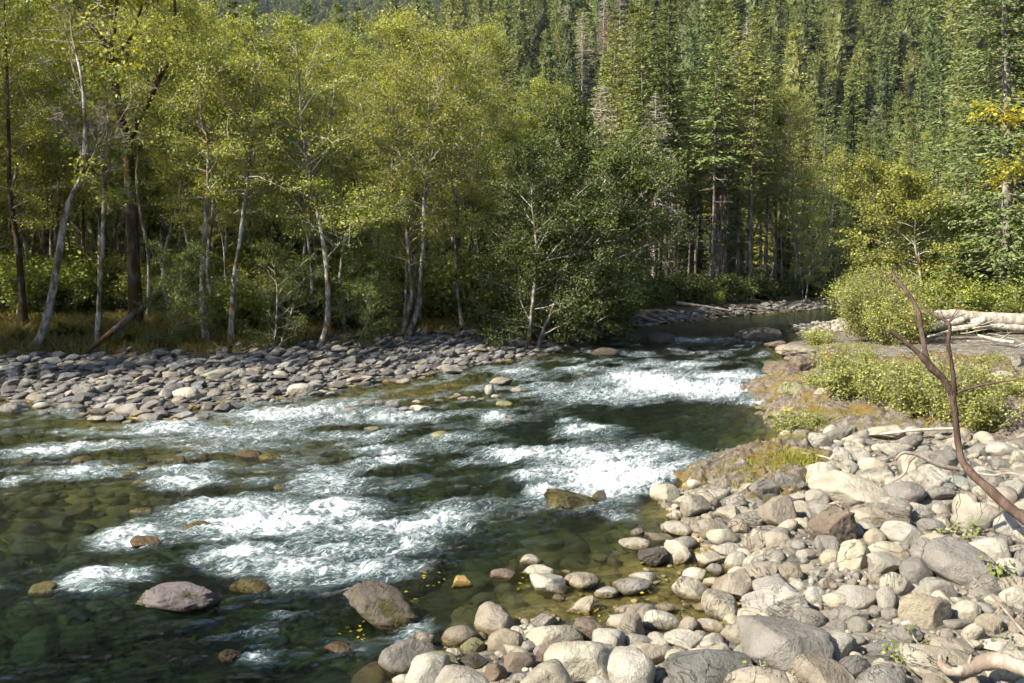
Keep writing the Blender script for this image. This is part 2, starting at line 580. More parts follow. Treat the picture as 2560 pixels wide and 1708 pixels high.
M = {}
M['alder_leaf'] = leaf_mat('alder_leaf', (0.27, 0.305, 0.075), (0.36, 0.365, 0.095), 0.42, 0.02, rnd_amt=0.25)
M['green_leaf'] = leaf_mat('green_leaf', (0.19, 0.25, 0.055), (0.26, 0.29, 0.065), 0.40, 0.02)
M['shaded_leaf'] = leaf_mat('shaded_leaf', (0.105, 0.14, 0.036), (0.14, 0.165, 0.042), 0.34, 0.02)  # green lowered so the leaf colour carries the shade of the overhanging edge
M['willow_leaf'] = leaf_mat('willow_leaf', (0.30, 0.32, 0.095), (0.34, 0.35, 0.10), 0.36, 0.03, rnd_amt=0.1)
M['arch_leaf'] = leaf_mat('arch_leaf', (0.24, 0.25, 0.06), (0.27, 0.28, 0.07), 0.40, 0.02, rnd_amt=0.1)
M['yellow_leaf'] = leaf_mat('yellow_leaf', (0.46, 0.41, 0.03), (0.50, 0.44, 0.04), 0.42, 0.02, rnd_amt=0.1)
M['bigmaple'] = leaf_mat('bigmaple', (0.20, 0.18, 0.05), (0.20, 0.18, 0.05), 0.4, 0.02, rnd_amt=0.1)
M['needle'] = leaf_mat('needle', (0.15, 0.20, 0.06), (0.28, 0.28, 0.075), 0.18, 0.02, rnd_amt=0.35)
M['spruce_needle'] = leaf_mat('spruce_needle', (0.16, 0.205, 0.065), (0.19, 0.23, 0.07), 0.22, 0.03, rnd_amt=0.1)
M['grass'] = leaf_mat('grass', (0.30, 0.225, 0.06), (0.30, 0.225, 0.06), 0.35, 0.02)
M['green_grass'] = leaf_mat('green_grass', (0.22, 0.22, 0.04), (0.22, 0.22, 0.04), 0.35, 0.02)
M['fern'] = leaf_mat('fern', (0.15, 0.16, 0.028), (0.18, 0.18, 0.03), 0.3, 0.02)
M['alder_bark'] = bark_mat('alder_bark', (0.52, 0.49, 0.43), (0.11, 0.09, 0.07), (0.15, 0.085, 0.015), 0.45)
M['mossy_bark'] = bark_mat('mossy_bark', (0.17, 0.145, 0.12), (0.05, 0.038, 0.03), (0.075, 0.042, 0.012), 0.8)
M['conifer_bark'] = bark_mat('conifer_bark', (0.26, 0.22, 0.18), (0.10, 0.075, 0.055), (0.12, 0.08, 0.02), 0.15)
M['spruce_bark'] = bark_mat('spruce_bark', (0.40, 0.36, 0.31), (0.13, 0.11, 0.09), (0.16, 0.12, 0.05), 0.1)
M['dead_wood'] = bark_mat('dead_wood', (0.42, 0.36, 0.29), (0.22, 0.17, 0.13), (0.2, 0.12, 0.05), 0.0)
M['driftwood'] = bark_mat('driftwood', (0.62, 0.57, 0.48), (0.34, 0.29, 0.23), (0.34, 0.2, 0.08), 0.12)
M['brown_bark'] = bark_mat('brown_bark', (0.15, 0.105, 0.08), (0.085, 0.055, 0.042), (0.13, 0.10, 0.085), 0.2, 2.0)
M['dead_pale'] = bark_mat('dead_pale', (0.46, 0.41, 0.33), (0.34, 0.29, 0.23), (0.3, 0.2, 0.1), 0.0)
M['dead_red'] = bark_mat('dead_red', (0.34, 0.24, 0.16), (0.26, 0.17, 0.11), (0.3, 0.2, 0.1), 0.0)
M['rock'] = rock_mat('rock')
M['bed_rock'] = rock_mat('bed_rock', False)
M['wet_rock'] = rock_mat('wet_rock', True, 0.45)

# ------------------------------------------------------------------ ground sheet
def polar_grid(a0, a1, na, rr):
    an = np.linspace(a0, a1, na)
    A, Rr = np.meshgrid(an, rr)
    return (Rr * np.sin(A)).ravel(), (Rr * np.cos(A)).ravel(), len(rr), na
def grid_quads(nr, na):
    i = np.arange(nr - 1)[:, None] * na
    j = np.arange(na - 1)[None]
    return np.stack([i + j, i + j + 1, i + na + j + 1, i + na + j], -1).reshape(-1, 4)

def build_ground():
    an = np.concatenate([np.linspace(-math.pi, -0.75, 70), np.linspace(-0.74, 0.62, 330), np.linspace(0.63, math.pi, 80)])
    rr = np.concatenate([np.linspace(0.3, 8, 12), np.geomspace(8.3, 130, 330), np.geomspace(134, 1250, 60)])
    A, Rr = np.meshgrid(an, rr)
    x, y = (Rr * np.sin(A)).ravel(), (Rr * np.cos(A)).ravel()
    z = height(x, y)
    r = np.hypot(x, y)
    z = np.where(r > 600, np.minimum(z, 150), z)
    dl, dr = seg_dist(x, y, LEFT), seg_dist(x, y, RIGHT)
    ins = inside(x, y, POLY)
    left = dl < dr
    px = project(x, np.maximum(y, 3), 0 * x)[0]
    bar = np.interp(px, [-400, 0, 300, 900, 1250, 1450, 1560, 2200], [9, 9, 9.5, 10.5, 6, 2.0, 2.5, 2.5])
    bed = np.array([0.40, 0.31, 0.10])
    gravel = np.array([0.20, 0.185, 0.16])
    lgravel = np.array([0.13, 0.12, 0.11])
    grass = np.array([0.12, 0.095, 0.045])
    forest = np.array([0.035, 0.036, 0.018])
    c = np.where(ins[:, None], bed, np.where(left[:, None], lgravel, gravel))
    f = (sstep(bar * 0.85, bar * 1.05, dl) * left * ~ins)[:, None]
    c = c * (1 - f) + grass * f
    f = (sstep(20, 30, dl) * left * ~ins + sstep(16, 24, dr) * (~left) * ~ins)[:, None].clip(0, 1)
    c = c * (1 - f) + forest * f
    b = NB('ground')
    ge = b.node('ShaderNodeNewGeometry')
    P = ge.outputs['Position']
    vo = b.voro(P, 3.2)
    vo2 = b.voro(P, 9.0)
    n1 = b.noise(P, 1.3, 6, 0.65)
    n3 = b.noise(P, 18, 4, 0.7)
    col = b.attr('Col').outputs['Color']
    hs = b.node('ShaderNodeSeparateXYZ')
    b.l.new(vo.outputs['Color'], hs.inputs[0])
    col = b.mix(1.0, col, b.mix(hs.outputs[0], (0.6, 0.6, 0.62), (1.4, 1.32, 1.2)), 'MULTIPLY')
    col = b.mix(b.ramp(n1, 0.35, 0.7, 0, 0.5), col, b.mix(1.0, col, (0.55, 0.55, 0.45), 'MULTIPLY'))
    col = b.mix(b.ramp(n3, 0.45, 0.75, 0, 0.4), col, b.mix(1.0, col, (1.4, 1.3, 1.1), 'MULTIPLY'))
    hh = b.math('SUBTRACT', b.math('MULTIPLY', n3, 0.3), b.math('ADD', vo.outputs['Distance'], b.math('MULTIPLY', vo2.outputs['Distance'], 0.4)))
    m = b.principled(col, 0.9, 0.15, b.bump(hh, 0.8, 0.12))
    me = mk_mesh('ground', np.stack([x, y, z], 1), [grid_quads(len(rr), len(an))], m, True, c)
    tag(link('ground', me), kind='structure')
build_ground()

# ------------------------------------------------------------------ river
FOAM = [(96, 1131, 200, 40, .95), (23, 1208, 70, 26, .8), (190, 1185, 190, 30, .75), (440, 1177, 190, 25, .8), (440, 1211, 150, 28, .9), (790, 1204, 170, 50, .85), (640, 1215, 90, 26, .6),
        (540, 1270, 280, 55, .75), (650, 1315, 430, 66, 1.1), (306, 1345, 140, 80, .95), (575, 1391, 200, 45, 1.0), (230, 1453, 200, 55, .95), (610, 1426, 200, 50, .7), (730, 1434, 170, 75, .8), (210, 1487, 170, 15, .65),
        (575, 1602, 240, 20, .55), (650, 1590, 110, 70, .42), (632, 1655, 95, 30, .75), (700, 1545, 120, 26, .45),
        (838, 1280, 200, 45, .95), (950, 1322, 240, 32, .9), (1030, 1357, 95, 55, .75), (1099, 1307, 110, 55, .85), (915, 1433, 240, 45, .6), (1030, 1580, 100, 90, .62), (934, 1131, 145, 23, .85), (934, 1158, 200, 22, .6),
        (1279, 1139, 180, 32, 1.0), (1528, 1204, 330, 105, 1.15), (1450, 1146, 360, 58, .85), (1344, 1234, 80, 42, 1.0), (1547, 1300, 90, 27, .6), (1640, 1130, 160, 60, .6),
        (1450, 1078, 170, 34, .95), (1470, 986, 430, 44, .62), (1623, 967, 200, 46, 1.1), (1585, 948, 170, 30, .9), (1640, 914, 200, 18, .6), (1450, 925, 120, 14, .5), (1280, 933, 120, 14, .5),
        (972, 1048, 160, 35, .9), (1229, 1044, 75, 20, .9), (1417, 1055, 60, 12, .7), (1756, 979, 280, 46, 1.15), (1794, 944, 240, 26, .9), (1928, 1009, 240, 18, .95), (1737, 852, 160, 13, .5),
        (420, 1074, 200, 36, .85), (690, 1040, 280, 40, .9), (575, 1090, 220, 24, .6), (810, 1095, 300, 26, .55), (300, 1090, 200, 16, .4), (1120, 1100, 220, 24, .45), (1560, 1010, 200, 16, .4),
        (1180, 1160, 160, 20, .5), (720, 1150, 160, 20, .45), (80, 1280, 180, 14, .25), (1250, 975, 200, 14, .45), (760, 985, 120, 12, .5), (400, 1500, 120, 12, .35), (300, 1640, 300, 20, .22), (880, 1380, 220, 30, .6), (470, 1560, 200, 14, .3), (820, 1180, 160, 20, .5), (1320, 1195, 120, 20, .7)]
FLOW = np.array([(-140.0, -35.0), (-70, -5), (-35, 11), (-15, 19), (-4, 24), (5, 32), (13, 44), (20, 58), (30, 76), (44, 94), (75, 112)])
def flow_coords(x, y):
    S, Tt, Wt, acc = 0, 0, 0, 0.0
    for a, b in zip(FLOW[:-1], FLOW[1:]):
        d = b - a
        L = np.linalg.norm(d)
        d = d / L
        t = (x - a[0]) * d[0] + (y - a[1]) * d[1]
        lat = -(x - a[0]) * d[1] + (y - a[1]) * d[0]
        tc_ = np.clip(t, 0, L)
        dd = (x - a[0] - tc_ * d[0]) ** 2 + (y - a[1] - tc_ * d[1]) ** 2
        w = 1.0 / (dd + 4.0) ** 2.5
        S = S + w * (acc + t)
        Tt = Tt + w * lat
        Wt = Wt + w
        acc += L
    return S / Wt, Tt / Wt

def build_river():
    an = np.concatenate([np.linspace(-2.2, -0.62, 50), np.linspace(-0.61, 0.58, 640), np.linspace(0.6, 0.9, 12)])
    rr = np.concatenate([np.geomspace(5, 9.5, 30), np.geomspace(9.6, 70, 520), np.geomspace(71, 200, 70)])
    A, Rr = np.meshgrid(an, rr)
    x, y = (Rr * np.sin(A)).ravel(), (Rr * np.cos(A)).ravel()
    ins = inside(x, y, POLY)
    d = np.minimum(seg_dist(x, y, LEFT), seg_dist(x, y, RIGHT))
    keep = ins | (d < 2.5)
    Fm = np.zeros_like(x)
    for (px, py, w, h, s) in FOAM:
        c = at_z(px, py)
        a = w * 0.5 / FPX * c[1] * 1.05
        b_ = 0.5 * abs(at_z(px, py - h / 2)[1] - at_z(px, py + h / 2)[1])
        u, v = (x - c[0]) / a, (y - c[1]) / max(b_ * 1.05, 0.13)
        v = v - 0.12 * u                           # drawn out along the current
        near = (np.abs(u) < 4) & (np.abs(v) < 4)
        uu = np.where(u < 0, u * 1.25, u * 0.78)   # blunt upstream, trailing downstream
        g = np.zeros_like(x)
        g[near] = s * np.exp(-(np.abs(uu[near]) ** 2.2 + np.abs(v[near]) ** 1.9))
        Fm = np.maximum(Fm, g) + 0.25 * np.minimum(Fm, g)
    Fm = np.clip(Fm, 0, 1.25)
    S, T_ = flow_coords(x, y)
    cal = sstep(45, 75, y)
    quiet = np.zeros_like(x)
    for (px, py, rad) in [(1680, 1060, 4.5), (1780, 1040, 4.5), (1500, 1400, 3.2), (1650, 1480, 2.5), (120, 1290, 3.0), (250, 1620, 3.0), (1300, 1500, 2.2), (1900, 1000, 3.0), (200, 1400, 1.2)]:
        c = at_z(px, py)
        quiet = np.maximum(quiet, np.exp(-((x - c[0]) ** 2 + (y - c[1]) ** 2) / rad ** 2))
    chop = np.clip(0.62 + 0.75 * fbm(np.stack([S * 0.35, T_ * 0.8, np.full_like(S, 2.5)], -1), 3), 0.2, 0.95) * (1 - cal) * (1 - 0.8 * quiet)
    Fm = np.clip(Fm + chop * (0.62 - 0.5 * np.clip(Fm, 0, 1)), 0, 1.25) * sstep(0.0, 0.7, d)
    st = np.stack([S * 0.55, T_ * 1.2, np.zeros_like(S)], -1)
    w1 = fbm(st * 0.9, 3)
    w2 = fbm(np.stack([S * 1.6, T_ * 3.2, np.full_like(S, 4.0)], -1), 4)
    w3 = np.abs(fbm(np.stack([S * 1.3 + w1, T_ * 2.4, np.full_like(S, 8.0)], -1), 4, 2.1, 0.6))
    w4 = fbm(np.stack([S * 4.5 + w1, T_ * 7.0, np.full_like(S, 12.0)], -1), 3)
    rough = 0.55 + 0.8 * Fm
    z = (0.085 * w1 + 0.06 * w2) * rough * (1 - 0.75 * cal) + Fm * (0.06 + 0.20 * (0.45 - w3) + 0.035 * w4) * (1 - 0.3 * cal)
    z = z * np.where(ins, sstep(0, 0.6, d), 0) + 0.0
    z = np.where(ins, z, -0.02)
    idx = -np.ones(len(x), int)
    Q = grid_quads(len(rr), len(an))
    Q = Q[keep[Q].all(1)]
    used = np.unique(Q)
    idx[used] = np.arange(len(used))
    Q = idx[Q]
    V = np.stack([x, y, z], 1)[used]
    depth = -height(x[used], y[used])
    # close the body of water: walls down to a floor below the bed
    n = len(V)
    e = np.concatenate([Q[:, [0, 1]], Q[:, [1, 2]], Q[:, [2, 3]], Q[:, [3, 0]]])
    key = np.sort(e, 1)
    key = key[:, 0] * np.int64(n) + key[:, 1]
    _, inv, cnt = np.unique(key, return_inverse=True, return_counts=True)
    be = e[cnt[inv] == 1]
    low = V.copy()
    low[:, 2] = -3.0
    Vall = np.vstack([V, low])
    wall = np.stack([be[:, 1], be[:, 0], be[:, 0] + n, be[:, 1] + n], 1)
    att = {'foam': np.concatenate([Fm[used], 0 * Fm[used]]), 'flow': np.vstack([np.stack([S, T_, 0 * S], 1)[used]] * 2), 'calm': np.concatenate([cal[used]] * 2)}
    return Vall, [Q, Q[:, ::-1] + n, wall], att

def water_mat():
    b = NB('river_water')
    fl = b.attr('flow').outputs['Vector']
    fo = b.attr('foam').outputs['Fac']
    calm = b.attr('calm').outputs['Fac']
    v1 = b.vmath('MULTIPLY', fl, (1.4, 4.2, 1))
    wob = b.node('ShaderNodeTexNoise')
    b.l.new(fl, wob.inputs['Vector'])
    wob.inputs['Scale'].default_value = 1.4
    wob.inputs['Detail'].default_value = 3
    v1w = b.vmath('ADD', v1, b.vmath('SCALE', b.vmath('SUBTRACT', wob.outputs['Color'], (0.5, 0.5, 0.5)), 1.5))
    n1 = b.noise(v1w, 1.0, 5, 0.66)
    n2_ = b.noise(v1w, 2.4, 6, 0.68)
    lace = b.math('SUBTRACT', 1.0, b.math('MULTIPLY', b.math('ABSOLUTE', b.math('SUBTRACT', n2_, 0.5)), 5.0))
    fine = b.noise(b.vmath('MULTIPLY', v1w, (1.0, 1.3, 1.0)), 6.0, 5, 0.75)
    val = b.math('ADD', b.math('MULTIPLY', lace, 0.38), b.math('ADD', b.math('MULTIPLY', b.ramp(n1, 0.28, 0.72, 0, 1, False), 0.34), b.math('MULTIPLY', b.ramp(fine, 0.3, 0.7, 0, 1, False), 0.30)))
    # solid foam where the pattern exceeds a level that falls with the turbulence
    lvl = b.math('SUBTRACT', 1.0, b.math('MULTIPLY', fo, 0.60))
    core = b.ramp(b.math('SUBTRACT', val, lvl), 0.0, 0.22)
    # and thin threads of foam drawn out by the current all round it
    n5 = b.noise(b.vmath('ADD', v1w, (7.3, 2.1, 0.0)), 3.4, 5, 0.62, 0.7)
    thr = b.math('SUBTRACT', 1.0, b.math('MULTIPLY', b.math('ABSOLUTE', b.math('SUBTRACT', n5, 0.5)), 9.0))
    thr = b.math('MULTIPLY', b.ramp(b.math('ADD', thr, b.math('MULTIPLY', b.math('SUBTRACT', fine, 0.5), 1.6)), 0.55, 1.0), b.ramp(b.math('ADD', fo, b.math('MULTIPLY', b.math('SUBTRACT', n1, 0.5), 0.9)), 0.32, 0.72))
    foam = b.math('MULTIPLY', b.math('MAXIMUM', core, b.math('MULTIPLY', thr, 0.9)), 0.97)
    # air bubbles under the surface turn the water pale green
    milk = b.math('MULTIPLY', b.ramp(fo, 0.3, 1.1), b.ramp(n1, 0.3, 0.65, 0.2, 0.62))
    rip = b.noise(b.vmath('MULTIPLY', fl, (3.0, 6.0, 1)), 1.6, 6, 0.66, 0.4)
    rip2 = b.noise(v1w, 9.0, 4, 0.65)
    h = b.math('ADD', b.math('MULTIPLY', rip, b.ramp(calm, 0, 1, 1.0, 0.35)), b.math('MULTIPLY', rip2, 0.22))
    h = b.math('ADD', h, b.math('MULTIPLY', foam, 0.25))
    nrm = b.bump(h, 0.9, 0.13)
    tr = b.node('ShaderNodeBsdfTransparent')
    tr.inputs[0].default_value = (0.93, 0.97, 0.95, 1)
    gl = b.node('ShaderNodeBsdfGlossy')
    gl.inputs['Roughness'].default_value = 0.07
    b.l.new(nrm, gl.inputs['Normal'])
    fr = b.node('ShaderNodeFresnel')
    fr.inputs[0].default_value = 1.33
    b.l.new(nrm, fr.inputs['Normal'])
    # half of the light goes straight on (so the sun reaches the bed), half is bent by the ripples
    rf = b.node('ShaderNodeBsdfRefraction')
    rf.inputs[0].default_value = (0.93, 0.97, 0.95, 1)
    rf.inputs['Roughness'].default_value = 0.03
    rf.inputs['IOR'].default_value = 1.22
    b.l.new(nrm, rf.inputs['Normal'])
    m0 = b.node('ShaderNodeMixShader')
    m0.inputs[0].default_value = 0.30
    b.l.new(tr.outputs[0], m0.inputs[1])
    b.l.new(rf.outputs[0], m0.inputs[2])
    m1 = b.node('ShaderNodeMixShader')
    b.l.new(b.math('MINIMUM', fr.outputs[0], 0.75), m1.inputs[0])
    b.l.new(m0.outputs[0], m1.inputs[1])
    b.l.new(gl.outputs[0], m1.inputs[2])
    dm = b.node('ShaderNodeBsdfDiffuse')
    dm.inputs[0].default_value = (0.22, 0.36, 0.35, 1)
    m2 = b.node('ShaderNodeMixShader')
    b.l.new(milk, m2.inputs[0])
    b.l.new(m1.outputs[0], m2.inputs[1])
    b.l.new(dm.outputs[0], m2.inputs[2])
    df = b.node('ShaderNodeBsdfDiffuse')
    df.inputs[0].default_value = (0.80, 0.82, 0.82, 1)
    b.l.new(nrm, df.inputs['Normal'])
    m3 = b.node('ShaderNodeMixShader')
    b.l.new(foam, m3.inputs[0])
    b.l.new(m2.outputs[0], m3.inputs[1])
    b.l.new(df.outputs[0], m3.inputs[2])
    b.surf(m3.outputs[0])
    va = b.node('ShaderNodeVolumeAbsorption')
    va.inputs[0].default_value = (0.34, 0.58, 0.56, 1)
    va.inputs[1].default_value = 0.72
    b.l.new(va.outputs[0], b.out.inputs['Volume'])
    return b.m
V_, F_, A_ = build_river()
tag(link('river', mk_mesh('river', V_, F_, water_mat(), True, None, None, A_)), kind='structure')
# ------------------------------------------------------------------ plants: builders
def wander(rng, P0, d0, L, n, bend, up=0.0):
    """a crooked path"""
    P = [np.asarray(P0, float)]
    d = unit(np.asarray(d0, float))
    for i in range(n - 1):
        d = unit(d + rng.normal(size=3) * bend + np.array([0, 0, up]))
        P.append(P[-1] + d * L / (n - 1))
    return np.array(P)

def leaf_cloud(rng, C, n, spread, size, flat=0.5, yellow=0.12, droop=0.2):
    """n leaves around each point of C"""
    C = np.repeat(C, n, axis=0)
    k = len(C)
    off = rng.normal(size=(k, 3)) * spread * np.array([1, 1, flat])
    D = rdir(rng, k)
    D[:, 2] = D[:, 2] * 0.6 - droop
    N = unit(off / np.array([1, 1, flat])) * 0.8 + rdir(rng, k) * 0.75
    N[:, 2] = N[:, 2] + 0.55
    s = size * rng.uniform(0.65, 1.3, k)
    t = rng.uniform(0.62, 1.3, k)[:, None] * np.ones((k, 3))
    yl = rng.uniform(size=k) < yellow
    t[yl] *= np.array([1.5, 1.4, 0.8])
    return cards(C + off, D, N, s, s * 0.72, t)

def alder(seed, H=18.0, r0=0.19, lean=(0.0, 0.0), lo=0.32, width=2.8, nbr=38, per=20, leaf=0.118, trunk=None, bark='alder_bark', leafm='alder_leaf', fork=None, dead=False, stems=1, yellow=0.12, limbs=None, subn=5):
    rng = np.random.RandomState(seed)
    tm, bm_, lm = MB(), MB(), MB()
    anchors = []
    paths = []
    for s in range(stems):
        if trunk is not None:
            P = spline(trunk, 22)
        else:
            a = rng.uniform(0, 6.28)
            sp = 0.9 if stems > 1 else 0.0
            top = np.array([lean[0] * H + rng.normal() * 0.5 + math.cos(a) * sp * 2.4, lean[1] * H + rng.normal() * 0.5 + math.sin(a) * sp * 2.4, H * (1 - 0.12 * s)])
            pts = [np.array([math.cos(a), math.sin(a), 0]) * 0.25 * (stems > 1) + np.array([0, 0, -0.4])]
            for f in (0.2, 0.42, 0.64, 0.84):
                pts.append(pts[0] * (1 - f) + top * f ** 1.0 + np.append(rng.normal(size=2) * 0.022 * H, 0))
            pts.append(top)
            P = spline(pts, 20)
        f = np.linspace(0, 1, len(P))
        r = r0 * (1 - 0.88 * f ** 1.1) * (1 + 0.35 * np.exp(-f * 22))
        tm.tube(P, r, 9)
        paths.append((P, r))
    for lb in (limbs or []):
        P = spline(lb[0], 14)
        r = np.linspace(lb[1], lb[2], len(P))
        tm.tube(P, r, 8)
        paths.append((P, r))
    nb = max(6, nbr // len(paths))
    for pi, (P, r) in enumerate(paths):
        main = pi < stems
        for i in range(nb):
            f = (lo + (1 - lo) * ((i + rng.uniform()) / nb)) if main else rng.uniform(0.35, 1.0)
            k = f * (len(P) - 1)
            j = min(int(k), len(P) - 2)
            p0 = P[j] + (P[j + 1] - P[j]) * (k - j)
            g = (f - lo) / (1 - lo) if main else 0.6
            L = width * (0.55 + 0.75 * math.sin(math.pi * min(1, max(0.08, g * 0.85 + 0.12)))) * rng.uniform(0.6, 1.15) * (0.6 if g > 0.93 else 1)
            az = rng.uniform(0, 6.283)
            el = R(rng.uniform(5, 35) + 30 * g)
            d = np.array([math.cos(az) * math.cos(el), math.sin(az) * math.cos(el), math.sin(el)])
            Q = wander(rng, p0, d, L, 6, 0.16, -0.03)
            rb = min(0.045, 0.35 * r[min(j, len(r) - 1)] + 0.008)
            bm_.tube(Q, np.linspace(rb, 0.010, len(Q)), 4)
            for q in range(subn):
                u = rng.uniform(0.25, 0.95)
                k2 = u * (len(Q) - 1)
                j2 = int(k2)
                q0 = Q[j2] + (Q[min(j2 + 1, len(Q) - 1)] - Q[j2]) * (k2 - j2)
                dd = unit(d * 0.7 + rdir(rng, 1)[0] * np.array([1, 1, 0.55]) * 0.9)
                S_ = wander(rng, q0, dd, L * rng.uniform(0.22, 0.42), 4, 0.2, 0.0)
                bm_.tube(S_, np.linspace(0.016, 0.006, 4), 3)
                anchors += [S_[1], S_[2], S_[3]]
                if dead:
                    for e in range(2):
                        S2 = wander(rng, S_[1 + e], rdir(rng, 1)[0], L * 0.16, 3, 0.3)
                        bm_.tube(S2, np.linspace(0.010, 0.005, 3), 3)
            anchors += [Q[-1], Q[-2], Q[-3]]
    nm = 'alder'
    out = [('trunk', tm.mesh(nm + '_trunk', M[bark])), ('branches', bm_.mesh(nm + '_branches', M['dead_wood' if dead else 'twig']))]
    if not dead:
        V, Q, C = leaf_cloud(rng, np.array(anchors), per, 0.27, leaf, 0.5, yellow)
        lm.add(V, Q, None, C)
        out.append(('crown', lm.mesh(nm + '_crown', M[leafm], False)))
    return out

def conifer(seed, H=30.0, W=3.6, lo=0.12, levels=26, nb=6, ncard=7, card=1.0, r0=0.33, droop=0.25, bark='conifer_bark', leafm='needle', lean=0.0, bare=0, gaps=0.12, power=0.75, branch_tubes=False, curve=0.25, fan=0.25, cw=0.7, heart=0.0):
    rng = np.random.RandomState(seed)
    tm, lm, bm_ = MB(), MB(), MB()
    top = np.array([lean * H, 0, H])
    P = spline([(0, 0, -0.6), (rng.normal() * 0.12, rng.normal() * 0.12, H * 0.35), top * np.array([0.6, 1, 0.7]), top], 14)
    f = np.linspace(0, 1, 14)
    tm.tube(P, r0 * (1 - 0.93 * f) * (1 + 0.3 * np.exp(-f * 25)), 7)
    CC, DD, NN, LL, WW, TT = [], [], [], [], [], []
    def at(fr):
        k = fr * 13
        j = min(int(k), 12)
        return P[j] + (P[j + 1] - P[j]) * (k - j)
    for lv in range(levels):
        fr = lo + (1 - lo) * ((lv + rng.uniform(0, 0.9)) / levels)
        g = (fr - lo) / (1 - lo)
        Lm = W * (1 - g) ** power * (0.75 + 0.25 * sstep(0, 0.15, g)) + 0.25
        for k in range(nb):
            if rng.uniform() < gaps: continue
            az = rng.uniform(0, 6.283)
            L = Lm * rng.uniform(0.65, 1.2)
            d = np.array([math.cos(az), math.sin(az), -droop * (1 - g) + 0.45 * g * g])
            d = unit(d)
            s = np.linspace(0.15, 1, ncard) + rng.uniform(-0.05, 0.05, ncard)
            p0 = at(fr)
            pts = p0 + d * (s * L)[:, None]
            pts[:, 2] += curve * L * (s ** 2 - 0.5 * s)
            side = np.array([-d[1], d[0], 0])
            sg = np.where(np.arange(ncard) % 2 == 0, 1, -1)[:, None]
            DD.append(d + side * sg * rng.uniform(0.3, 1.1, (ncard, 1)) + rng.normal(size=(ncard, 3)) * 0.22 + np.array([0, 0, -0.12]))
            nn = rng.normal(size=(ncard, 3)) * 0.5 + np.array([d[0], d[1], 0]) * 0.75
            nn[:, 2] += 0.6
            NN.append(nn)
            pts2 = pts + side * (rng.uniform(-1, 1, ncard) * fan * L * (1.05 - 0.75 * s))[:, None] + np.array([0, 0, 1.0]) * (rng.normal(size=ncard) * 0.05 * L)[:, None]
            CC.append(pts2)
            cl = card * (0.55 + 0.5 * (1 - g)) * rng.uniform(0.7, 1.25, ncard) * (1.15 - 0.45 * s)
            LL.append(cl)
            WW.append(cl * cw * rng.uniform(0.7, 1.1, ncard))
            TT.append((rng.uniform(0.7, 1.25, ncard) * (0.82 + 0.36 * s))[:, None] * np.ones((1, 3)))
            if branch_tubes:
                bm_.tube(np.vstack([p0, pts[::max(1, ncard // 4)]]), np.linspace(0.045, 0.012, len(pts[::max(1, ncard // 4)]) + 1), 4)
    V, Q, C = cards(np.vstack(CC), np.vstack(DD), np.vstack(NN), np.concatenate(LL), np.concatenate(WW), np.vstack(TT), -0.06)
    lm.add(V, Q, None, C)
    # dense heart of the crown: shell added to block light, shade in its colour
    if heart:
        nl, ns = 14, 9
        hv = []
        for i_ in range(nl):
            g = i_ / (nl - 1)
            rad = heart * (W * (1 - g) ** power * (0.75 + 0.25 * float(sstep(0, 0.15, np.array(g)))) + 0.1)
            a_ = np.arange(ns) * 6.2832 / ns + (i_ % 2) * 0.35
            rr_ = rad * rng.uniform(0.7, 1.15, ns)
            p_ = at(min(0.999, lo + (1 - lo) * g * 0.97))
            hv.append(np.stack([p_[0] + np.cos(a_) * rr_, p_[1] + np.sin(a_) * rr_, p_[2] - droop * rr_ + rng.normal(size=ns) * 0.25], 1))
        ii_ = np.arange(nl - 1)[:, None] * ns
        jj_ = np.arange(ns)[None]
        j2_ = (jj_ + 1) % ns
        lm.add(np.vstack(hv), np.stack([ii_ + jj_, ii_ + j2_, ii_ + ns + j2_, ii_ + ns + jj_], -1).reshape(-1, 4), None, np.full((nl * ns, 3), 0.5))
    # bare dead branches below the crown
    for k in range(bare):
        fr = rng.uniform(0.06, lo + 0.25)
        az = rng.uniform(0, 6.283)
        d = np.array([math.cos(az), math.sin(az), rng.uniform(-0.5, 0.25)])
        bm_.tube(wander(rng, at(fr), d, rng.uniform(0.8, 2.6), 5, 0.12, -0.05), np.linspace(0.035, 0.008, 5), 4)
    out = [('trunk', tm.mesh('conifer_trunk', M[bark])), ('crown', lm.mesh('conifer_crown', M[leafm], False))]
    if bm_.n:
        out.append(('branches', bm_.mesh('conifer_branches', M['dead_wood'])))
    return out

def snag(seed, H=22.0, W=2.4, r0=0.2, lo=0.25, n=110, mat='dead_wood', twigs=3):
    """dead conifer, bare drooping branches"""
    rng = np.random.RandomState(seed)
    tm, bm_ = MB(), MB()
    P = spline([(0, 0, -0.5), (0.1, 0, H * 0.4), (0.05, 0.1, H * 0.75), (0, 0, H)], 14)
    tm.tube(P, r0 * (1 - 0.9 * np.linspace(0, 1, 14)), 7)
    for i in range(n):
        fr = lo + (1 - lo) * (i + rng.uniform()) / n
        g = (fr - lo) / (1 - lo)
        az = rng.uniform(0, 6.283)
        L = (W * (1 - g) ** 0.7 + 0.3) * rng.uniform(0.5, 1.1)
        d = np.array([math.cos(az), math.sin(az), -0.15 + 0.5 * g])
        k = fr * 13
        j = min(int(k), 12)
        p0 = P[j] + (P[j + 1] - P[j]) * (k - j)
        Q = wander(rng, p0, d, L, 6, 0.07, -0.09)
        Q[-2:, 2] += L * 0.06
        bm_.tube(Q, np.linspace(0.045, 0.018, 6), 4)
        for q in range(twigs):
            u = rng.randint(2, 6)
            bm_.tube(wander(rng, Q[u], d + rdir(rng, 1)[0] * 0.9, L * 0.28, 3, 0.2, -0.2), np.linspace(0.024, 0.012, 3), 3)
    return [('trunk', tm.mesh('snag_trunk', M[mat])), ('branches', bm_.mesh('snag_branches', M[mat]))]

